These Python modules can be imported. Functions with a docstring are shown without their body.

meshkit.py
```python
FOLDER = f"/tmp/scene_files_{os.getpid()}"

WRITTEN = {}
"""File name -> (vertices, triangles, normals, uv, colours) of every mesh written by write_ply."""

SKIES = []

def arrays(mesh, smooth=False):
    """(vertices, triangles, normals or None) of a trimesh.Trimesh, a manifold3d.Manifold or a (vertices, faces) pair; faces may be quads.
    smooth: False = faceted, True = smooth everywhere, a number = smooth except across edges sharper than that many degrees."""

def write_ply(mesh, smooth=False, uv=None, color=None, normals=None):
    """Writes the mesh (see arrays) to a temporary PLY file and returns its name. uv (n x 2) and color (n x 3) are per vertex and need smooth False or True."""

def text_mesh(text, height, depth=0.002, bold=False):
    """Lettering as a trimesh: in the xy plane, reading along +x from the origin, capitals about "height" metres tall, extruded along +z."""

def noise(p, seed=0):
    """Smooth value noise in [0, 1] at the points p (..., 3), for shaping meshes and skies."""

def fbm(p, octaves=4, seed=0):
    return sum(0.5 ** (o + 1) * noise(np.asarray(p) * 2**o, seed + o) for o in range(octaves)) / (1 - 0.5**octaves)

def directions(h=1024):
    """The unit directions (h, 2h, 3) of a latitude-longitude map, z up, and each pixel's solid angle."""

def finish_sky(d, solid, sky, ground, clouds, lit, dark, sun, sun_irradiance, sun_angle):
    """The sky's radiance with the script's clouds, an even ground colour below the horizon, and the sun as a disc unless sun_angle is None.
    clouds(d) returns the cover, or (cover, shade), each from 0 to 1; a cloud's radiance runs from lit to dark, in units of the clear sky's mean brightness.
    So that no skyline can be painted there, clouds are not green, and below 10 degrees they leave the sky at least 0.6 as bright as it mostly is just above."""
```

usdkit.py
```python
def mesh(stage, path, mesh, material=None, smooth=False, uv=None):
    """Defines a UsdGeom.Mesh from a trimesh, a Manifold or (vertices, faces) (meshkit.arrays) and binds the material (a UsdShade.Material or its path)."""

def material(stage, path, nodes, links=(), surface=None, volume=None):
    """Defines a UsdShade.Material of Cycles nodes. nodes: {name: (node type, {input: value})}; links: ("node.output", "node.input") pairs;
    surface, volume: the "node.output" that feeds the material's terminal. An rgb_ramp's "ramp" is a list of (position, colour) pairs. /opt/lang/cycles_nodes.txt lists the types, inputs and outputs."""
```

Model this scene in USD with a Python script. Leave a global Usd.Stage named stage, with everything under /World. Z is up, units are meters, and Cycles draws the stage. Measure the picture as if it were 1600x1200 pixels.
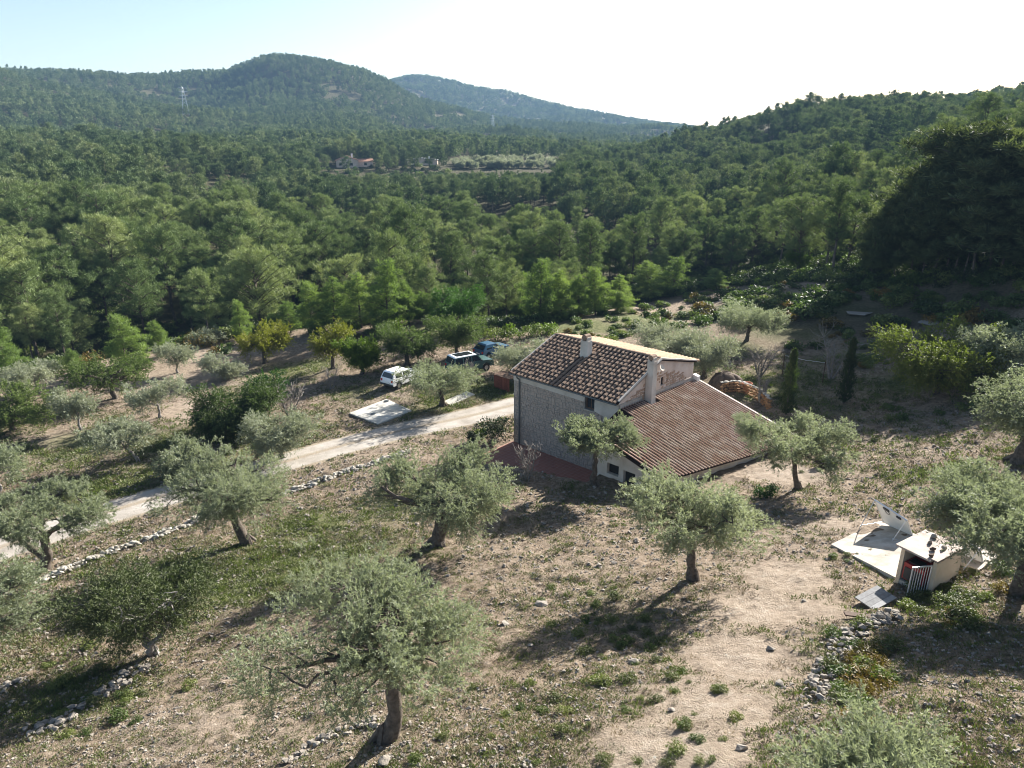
import math, random
import numpy as np, trimesh, usdkit, meshkit
import shapely.geometry as sg
from scipy.interpolate import PchipInterpolator, RBFInterpolator
from scipy.ndimage import map_coordinates
from scipy.spatial import cKDTree
from pxr import Usd, UsdGeom, UsdLux, UsdShade, Gf, Sdf, Vt

# ------------------------------------------------------------------ stage, camera, sky, sun
stage = Usd.Stage.CreateInMemory()
UsdGeom.SetStageUpAxis(stage, 'Z')
UsdGeom.Xform.Define(stage, '/World')
FP, PITCH, CAMH = 1101.0, math.radians(19.5), 22.0        # focal length in pixels of the 1600 x 1200 photograph
cam = UsdGeom.Camera.Define(stage, '/World/camera')
cam.CreateFocalLengthAttr(FP / 1600 * 36.0)
cam.CreateHorizontalApertureAttr(36.0)
cam.CreateVerticalApertureAttr(27.0)
cam.CreateClippingRangeAttr((0.1, 20000.0))
cam.AddTranslateOp().Set((0, 0, CAMH))
cam.AddRotateXOp().Set(90 - math.degrees(PITCH))
cam.CreateExposureAttr(1.95)
SUN_AZ, SUN_EL = math.radians(41), math.radians(25.4)
SKY_STRENGTH, SUN_INT = 0.050, 1.25
def mat(name, nodes, links=(), surface=None, volume=None):
    return usdkit.material(stage, '/World/Looks/' + name, nodes, links, surface, volume)
sky_mat = mat('sky', {'s': ('sky_texture', {'sky_type': 'single_scattering', 'sun_disc': False, 'sun_elevation': SUN_EL, 'sun_rotation': SUN_AZ, 'altitude': 200.0,
                                            'air_density': 1.0, 'aerosol_density': 1.6, 'ozone_density': 1.0}),
                      'b': ('background_shader', {'strength': SKY_STRENGTH})}, [('s.color', 'b.color')], surface='b.background')
dome = UsdLux.DomeLight.Define(stage, '/World/sky')
dome.CreateIntensityAttr(1.0)
UsdShade.MaterialBindingAPI.Apply(dome.GetPrim()).Bind(sky_mat)
sun = UsdLux.DistantLight.Define(stage, '/World/sun')
sun.CreateIntensityAttr(SUN_INT); sun.CreateAngleAttr(0.5); sun.CreateColorAttr((1.0, 0.955, 0.89))
sun.GetPrim().CreateAttribute('inputs:normalize', Sdf.ValueTypeNames.Bool).Set(True)
sun.AddRotateZOp().Set(-math.degrees(SUN_AZ))
sun.AddRotateXOp().Set(90 + math.degrees(SUN_EL) - 0)      # -z axis looks from the sun to the ground, see check below
_d = np.array([math.sin(SUN_AZ) * math.cos(SUN_EL), math.cos(SUN_AZ) * math.cos(SUN_EL), math.sin(SUN_EL)])
sun.ClearXformOpOrder()
_m = Gf.Matrix4d().SetRotate(Gf.Rotation(Gf.Vec3d(0, 0, 1), Gf.Vec3d(*map(float, _d))))
sun.AddTransformOp().Set(_m)

# ------------------------------------------------------------------ scene helpers
_used = {}
def path_for(name, parent='/World'):
    key = (str(parent), name)
    k = _used.get(key, 0); _used[key] = k + 1
    return f'{parent}/{name}' if k == 0 else f'{parent}/{name}_{k:03d}'
def tag(prim, label=None, cat=None, group=None, kind=None):
    for k, v in (('label', label), ('category', cat), ('group', group), ('kind', kind)):
        if v: prim.SetCustomDataByKey(k, v)
    return prim
def thing(name, label, cat, loc=(0, 0, 0), rz=0.0, group=None, scale=None, tilt=None):
    x = UsdGeom.Xform.Define(stage, path_for(name))
    x.AddTranslateOp().Set(tuple(map(float, loc)))
    x.AddRotateZOp().Set(float(rz))
    if tilt is not None: x.AddRotateXYZOp().Set(tuple(map(float, tilt)))
    if scale is not None: x.AddScaleOp().Set(tuple(map(float, np.broadcast_to(scale, 3))))
    tag(x.GetPrim(), label, cat, group)
    return x.GetPrim()
def part(parent, name, mesh, material, smooth=False, label=None, kind=None):
    p = path_for(name, str(parent.GetPath()) if hasattr(parent, 'GetPath') else parent)
    m = usdkit.mesh(stage, p, mesh, material, smooth=smooth)
    tag(m.GetPrim(), label, None, None, kind)
    return m.GetPrim()
def solo(name, mesh, material, label=None, cat=None, group=None, kind=None, smooth=False):
    m = usdkit.mesh(stage, path_for(name), mesh, material, smooth=smooth)
    return tag(m.GetPrim(), label, cat, group, kind)
def holder(parent, name):
    return UsdGeom.Xform.Define(stage, path_for(name, str(parent.GetPath()))).GetPrim()
def copy_of(proto, name, label, cat, loc, rz=0.0, scale=1.0, group=None, tilt=None):
    r = thing(name, label, cat, loc, rz, group, scale, tilt)
    r.GetReferences().AddInternalReference(proto.GetPath())
    r.SetInstanceable(True)
    return r
def class_prim(name):
    UsdGeom.Xform.Define(stage, '/World')
    return stage.CreateClassPrim('/World/class_' + name)
def instancer(name, protos, pos, idx, yaw, scale, label, cat, kind='stuff', tilt=None):
    pi = UsdGeom.PointInstancer.Define(stage, path_for(name))
    root = str(pi.GetPath()) + '/kinds'
    UsdGeom.Scope.Define(stage, root)
    rel = pi.CreatePrototypesRel()
    for k, (mesh, material) in enumerate(protos):
        q = f'{root}/kind_{k:03d}'
        if isinstance(mesh, list):
            UsdGeom.Xform.Define(stage, q)
            for j, (mm, mt) in enumerate(mesh): usdkit.mesh(stage, f'{q}/piece_{j:03d}', mm, mt)
        else:
            usdkit.mesh(stage, q, mesh, material)
        rel.AddTarget(q)
    n = len(pos)
    pi.CreateProtoIndicesAttr(Vt.IntArray.FromNumpy(np.asarray(idx, np.int32)))
    pi.CreatePositionsAttr(Vt.Vec3fArray.FromNumpy(np.asarray(pos, np.float32)))
    qt = np.zeros((n, 4)); qt[:, 3] = np.cos(yaw / 2); qt[:, 2] = np.sin(yaw / 2)
    pi.CreateOrientationsAttr(Vt.QuathArray.FromNumpy(qt.astype(np.float16)))
    s = np.asarray(scale, float)
    pi.CreateScalesAttr(Vt.Vec3fArray.FromNumpy((s if s.ndim == 2 else np.repeat(s[:, None], 3, 1)).astype(np.float32)))
    return tag(pi.GetPrim(), label, cat, None, kind)

# ------------------------------------------------------------------ photograph pixels to places on the terrain
CP, SP = math.cos(PITCH), math.sin(PITCH)
def ray(x, y):
    a, b = (x - 800) / FP, -(y - 600) / FP
    d = np.array([a, CP + b * SP, -SP + b * CP])
    return d / np.linalg.norm(d)
def atz(x, y, z):
    d = ray(x, y); return np.array([0, 0, CAMH]) + d * (z - CAMH) / d[2]
def zat(x, y, dist):
    d = ray(x, y); return CAMH + dist * d[2] / math.hypot(d[0], d[1])
def proj(p):
    p = np.asarray(p, float) - [0, 0, CAMH]
    dz = p[..., 1] * CP - p[..., 2] * SP
    up = p[..., 1] * SP + p[..., 2] * CP
    return np.stack([800 + FP * p[..., 0] / dz, 600 - FP * up / dz, dz], -1)
def smoothstep(a, b, x):
    t = np.clip((x - a) / (b - a), 0, 1); return t * t * (3 - 2 * t)
def fbm2(x, y, scale, octaves=4, seed=0):
    p = np.stack([np.asarray(x) / scale, np.asarray(y) / scale, np.zeros_like(np.asarray(x, float)) + .37], -1)
    return meshkit.fbm(p, octaves, seed)

# ------------------------------------------------------------------ terrain
_cols = [-900, -400, 0, 200, 330, 460, 560, 612, 660, 760, 850, 960, 1080, 1140, 1200, 1300, 1400, 1500, 1600, 2000, 2600]
_rings = [60, 100, 150, 230, 350, 450, 600, 800, 1050, 1300, 1700, 2300, 3000, 4500]
TH = 7.0
def R(x, y, d): return zat(x, y, d) - TH
_far = {
 -900: [0, 0, 3, 12, 18, 23, 28, 45, 80, 95, 80, 60, 60, 60],
 -400: [-1, -3, 1, 9, 15, 19, 22, 40, 80, 100, 80, 60, 60, 60],
 0:    [-1, -6, -4, 4, 12, 15, 18, 42, 85, R(0, 114, 1300), 70, 50, 40, 40],
 200:  [-1, -7, -5, 3, 11, 14, 17, 36, 75, R(200, 118, 1300), 70, 50, 40, 40],
 330:  [-1, -7, -6, 1, 9, 12, 15, 30, 60, R(330, 115, 1300), 70, 40, 40, 40],
 460:  [-1, -7, -7, -3, 4, 10, 13, 26, 62, R(460, 94, 1300), 80, 40, 40, 40],
 560:  [-1, -7, -7, -3, 3, 9, 12, 24, 58, R(560, 106, 1300), 80, 60, 40, 40],
 612:  [-1, -7, -7, -3.5, 3, 8, 12, 20, 45, R(612, 130, 1300), 80, R(612, 132, 2300), 60, 40],
 660:  [-1, -7, -7, -3.5, 3, 8, 11, 16, 30, R(660, 162, 1300), 60, R(680, 126, 2300), 60, 40],
 760:  [-1, -7, -7, -3, 3, 7, 9, 12, 17, R(760, 190, 1300), 40, R(760, 145, 2300), 60, 40],
 850:  [0, -7, -6, -1, 3, 6, 8, 9, 12, R(850, 200, 1300), 30, R(850, 162, 2300), 60, 40],
 960:  [0, -6, -6, -1, 3, 5, 7, 7, 9, R(960, 206, 1300), 25, R(960, 185, 2300), 50, 30],
 1080: [1, -4, -5, 0, 5, R(1080, 203, 450), 10, 7, 8, 14, 20, R(1080, 205, 2300), 30, 20],
 1140: [1, -3, -4, 1, 9, R(1140, 188, 450), 13, 8, 8, 12, 16, 20, 20, 18],
 1200: [2, -1, -2, 3, 13, R(1200, 174, 450), 18, 8, 8, 10, 12, 14, 15, 15],
 1300: [3, 2, 1, 6, 19, R(1300, 160, 450), 28, 14, 8, 10, 12, 14, 15, 15],
 1400: [4, 4, 5, 10, 22, R(1400, 154, 450), 34, 20, 8, 10, 12, 14, 15, 15],
 1500: [6, 6, 9, 15, 24, R(1500, 156, 450), 38, 26, 10, 10, 12, 14, 15, 15],
 1600: [8, 8, 12, 19, 26, R(1600, 150, 450), 44, 34, 20, 10, 12, 14, 15, 15],
 2000: [12, 18, 24, 30, 38, 50, 60, 50, 30, 20, 20, 20, 20, 20],
 2600: [14, 20, 26, 32, 40, 52, 62, 50, 30, 20, 20, 20, 20, 20]}
_az = np.array([math.atan((c - 800) * CP / FP) for c in _cols]); _ld = np.log(np.array(_rings, float))
_tab = np.array([_far[c] for c in _cols], float)
_NA, _ND = 320, 320
_azu, _ldu = np.linspace(_az[0], _az[-1], _NA), np.linspace(_ld[0], _ld[-1], _ND)
_tab = PchipInterpolator(_az, _tab, axis=0)(_azu); _tab = PchipInterpolator(_ld, _tab, axis=1)(_ldu)
def far_height(x, y):
    d = np.hypot(x, y); az = np.arctan2(x, y)
    i = np.clip((az - _azu[0]) / (_azu[-1] - _azu[0]), 0, 1) * (_NA - 1)
    j = np.clip((np.log(np.maximum(d, 1)) - _ldu[0]) / (_ldu[-1] - _ldu[0]), 0, 1) * (_ND - 1)
    z = map_coordinates(_tab, [i, j], order=1, mode='nearest')
    w = smoothstep(110, 500, d)
    rid = 1 - np.abs(2 * fbm2(x, y, 230, 3, 15) - 1)                       # spurs and gullies on the far slopes
    return z + w * ((fbm2(x, y, 130, 4, 5) - .5) * np.minimum(d * .035, 34)) + smoothstep(600, 950, d) * (rid - .72) * 38
_ctl = [((0, 855), 0), ((-200, 930), 0), ((200, 790), 0), ((450, 722), 0), ((640, 672), 0), ((780, 640), 0), ((60, 905), .25), ((330, 812), .3), ((640, 705), .4), ((740, 712), .5),
        ((40, 940), .7), ((330, 850), .9), ((560, 790), 1.2), ((640, 760), 1.5), ((100, 720), -.5), ((-150, 700), -.3), ((50, 600), -1.2), ((250, 600), -.9), ((400, 540), -1.2),
        ((300, 680), -.3), ((520, 560), -.6), ((600, 600), 0), ((750, 570), 0), ((700, 500), -1.5), ((860, 500), -1.2), ((250, 1020), 2.6), ((100, 1100), 3.0), ((-80, 1050), 2.0), ((685, 850), 2.8),
        ((600, 1155), 6.4), ((400, 1190), 5.6), ((150, 1190), 4.6), ((1085, 905), 5.0), ((850, 765), 2.2), ((900, 765), 2.4), ((941, 745), 2.75), ((1000, 775), 2.3), ((1085, 768), 2.7), ((950, 1000), 5.8), ((1000, 1190), 8.2), ((1150, 738), 2.35),
        ((1245, 765), 2.9), ((1400, 905), 5.9), ((1450, 930), 6.1), ((1490, 905), 6.3), ((1330, 830), 4.9), ((1560, 920), 7.0), ((1300, 1090), 8.2), ((1550, 1100), 9.0), ((1400, 1290), 10), ((1590, 720), 5), ((1450, 625), 2.6), ((1330, 630), 1.0), ((1230, 645), .5), ((1215, 700), 1.9), ((1235, 668), 1.0),
        ((1150, 590), .4), ((1100, 560), .3), ((1170, 525), .8), ((1300, 540), 1.2), ((1400, 500), 2.2), ((1430, 455), 4.0), ((1550, 460), 5.5), ((1250, 440), 2.2), ((1150, 460), 1.4), ((1000, 470), -.5), ((1560, 600), 4.2),
        ((100, 570), -1.7), ((-100, 590), -1.5), ((250, 545), -1.7), ((400, 518), -1.9), ((560, 505), -2.0), ((760, 510), -1.7), ((900, 494), -1.7), ((1000, 478), -1.0)]
_cxy = [atz(*p, z)[:2] for p, z in _ctl]; _cz = [z for _, z in _ctl]
for c in (-600, -100, 200, 500, 800, 1100, 1350, 1600, 2000):
    a = math.atan((c - 800) * CP / FP)
    for d in (100, 125):
        q = np.array([math.sin(a), math.cos(a)]) * d; _cxy.append(q); _cz.append(float(far_height(*q[:, None])[0]))
for q in ((0, -8, 11), (-18, 4, 7), (18, 4, 11.5), (0, -40, 14), (-50, 20, .6), (-70, 50, 0), (-60, -20, 7), (60, 10, 14), (60, 50, 10), (50, -40, 16), (-40, -60, 13), (-90, 20, 1)):
    _cxy.append(np.array(q[:2], float)); _cz.append(q[2])
_rbf = RBFInterpolator(np.array(_cxy), np.array(_cz), kernel='thin_plate_spline', smoothing=6.0)
# house frame: origin at the corner between the stone front and the gable, x along the ridge, y along the gable
HO = np.array([6.973, 42.77]); HU = np.array([.7382, -.6746]); HV = np.array([.6746, .7382]); HROT = math.degrees(math.atan2(HU[1], HU[0]))
def to_house(x, y):
    dx, dy = x - HO[0], y - HO[1]; return dx * HU[0] + dy * HU[1], dx * HV[0] + dy * HV[1]
def from_house(u, v, z=0.0): return np.array([HO[0] + u * HU[0] + v * HV[0], HO[1] + u * HU[1] + v * HV[1], z])
DRIVE = np.array([atz(*p, 0)[:2] for p in ((-500, 1035), (-200, 930), (0, 857), (200, 792), (350, 750), (470, 716), (560, 692), (640, 671), (730, 652), (790, 637), (850, 622))])
def dense(line, n):
    t = np.concatenate([[0], np.cumsum(np.linalg.norm(np.diff(line, axis=0), axis=1))])
    return PchipInterpolator(t, line, axis=0)(np.linspace(0, t[-1], n))
_drv = dense(DRIVE, 160); _tree = cKDTree(_drv)
def drive_dist(x, y):
    out = np.full(np.shape(x), 99.0)
    near = (np.abs(x) < 70) & (y > 15) & (y < 70)
    q = np.stack([x[near], y[near]], -1)
    if len(q):
        out[near] = _tree.query(q)[0]
    return out
def height(x, y, rough=True):
    x, y = np.asarray(x, float), np.asarray(y, float); sh = np.broadcast(x, y).shape
    x, y = np.broadcast_to(x, sh).ravel(), np.broadcast_to(y, sh).ravel()
    d = np.hypot(x, y); z = far_height(x, y); w = smoothstep(92, 128, d)
    near = d < 128
    if near.any():
        zn = _rbf(np.stack([x[near], y[near]], -1)); z[near] = zn * (1 - w[near]) + z[near] * w[near]
    dd = drive_dist(x, y)
    k = smoothstep(1.7, 3.5, dd)
    if rough:
        z = z + k * ((fbm2(x, y, 2.2, 4, 3) - .5) * .36 + (fbm2(x, y, .8, 3, 9) - .5) * .22 + np.maximum(fbm2(x, y, .42, 2, 19) - .52, 0) * .42 * smoothstep(70, 40, d)) * (d < 400)
    u, v = to_house(x, y)
    m = np.maximum(np.maximum(-9.6 - u, u - 1.0), np.maximum(-4.9 - v, v - 10.0))   # outside distance of the levelled yard
    return (z * smoothstep(0, .55, m) + 0.0 * (1 - smoothstep(0, .55, m))).reshape(sh)
def G(px, py, it=60):
    d = ray(px, py); t = np.linspace(8, 700, 2800); p = np.array([0, 0, CAMH]) + t[:, None] * d
    below = p[:, 2] < height(p[:, 0], p[:, 1])
    if not below.any(): raise ValueError(f'no ground at {px},{py}')
    i = int(np.argmax(below)); a, b = t[max(i - 1, 0)], t[i]
    tt = np.linspace(a, b, 40); p = np.array([0, 0, CAMH]) + tt[:, None] * d
    i = int(np.argmax(p[:, 2] < height(p[:, 0], p[:, 1])))
    return p[i]
def axis_points(lo, hi, step, far_lo, far_hi, growth):
    a = list(np.arange(lo, hi + 1e-6, step)); s = step; b = []
    while a[-1] < far_hi: s *= growth; a.append(a[-1] + s)
    s = step; x = lo
    while x > far_lo: s *= growth; x -= s; b.append(x)
    return np.array(b[::-1] + a)

# ------------------------------------------------------------------ materials
def two_tone(name, c1, c2, scale=6.0, rough=.9, bump=.0, bscale=30.0, detail=6, island=0.0, spec=.2, c3=None, obj=0.0, metal=0.0, dist=.03):
    n = {'g': ('geometry', {}), 'n': ('noise_texture', {'scale': scale, 'detail': detail, 'roughness': .6}),
         'r': ('rgb_ramp', {'ramp': [(.3, c1), (.7, c2)] if c3 is None else [(.25, c1), (.5, c2), (.75, c3)]}),
         'p': ('principled_bsdf', {'roughness': rough, 'specular_ior_level': spec, 'metallic': metal})}
    l = [('g.position', 'n.vector')]
    src = 'n.fac'
    if island > 0:
        n['m'] = ('mix_float', {'fac': island}); l += [('n.fac', 'm.a'), ('g.random_per_island', 'm.b')]; src = 'm.result'
    if obj > 0:
        n['o'] = ('object_info', {}); n['m2'] = ('mix_float', {'fac': obj}); l += [(src, 'm2.a'), ('o.random', 'm2.b')]; src = 'm2.result'
    l += [(src, 'r.fac'), ('r.color', 'p.base_color')]
    if bump:
        n['bn'] = ('noise_texture', {'scale': bscale, 'detail': 5}); n['bp'] = ('bump', {'strength': bump, 'distance': dist})
        l += [('g.position', 'bn.vector'), ('bn.fac', 'bp.height'), ('bp.normal', 'p.normal')]
    return mat(name, n, l, surface='p.BSDF')
def leaf(name, c1, c2, c3, trans=.3, tint=(.9, 1.15, .5), obj=.45, rough=.55, spec=.3, hue=0.0):
    n = {'g': ('geometry', {}), 'o': ('object_info', {}), 'm': ('mix_float', {'fac': obj}), 'r': ('rgb_ramp', {'ramp': [(.1, c1), (.5, c2), (.9, c3)]}),
         'p': ('principled_bsdf', {'roughness': rough, 'specular_ior_level': spec}), 't': ('translucent_bsdf', {}),
         'tc': ('mix_color', {'blend_type': 'multiply', 'fac': 1.0, 'b': tint, 'use_clamp': False}), 'x': ('mix_closure', {'fac': trans})}
    l = [('g.random_per_island', 'm.a'), ('o.random', 'm.b'), ('m.result', 'r.fac'), ('r.color', 'p.base_color'), ('r.color', 'tc.a'), ('tc.result', 't.color'),
         ('p.BSDF', 'x.closure1'), ('t.BSDF', 'x.closure2')]
    return mat(name, n, l, surface='x.closure')
def plain(name, c, rough=.5, metal=0.0, spec=.5, coat=0.0, var=.12):
    c2 = tuple(min(1, x * (1 + var)) for x in c); c1 = tuple(x * (1 - var) for x in c)
    return two_tone(name, c1, c2, scale=3.0, rough=rough, spec=spec, metal=metal)
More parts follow.
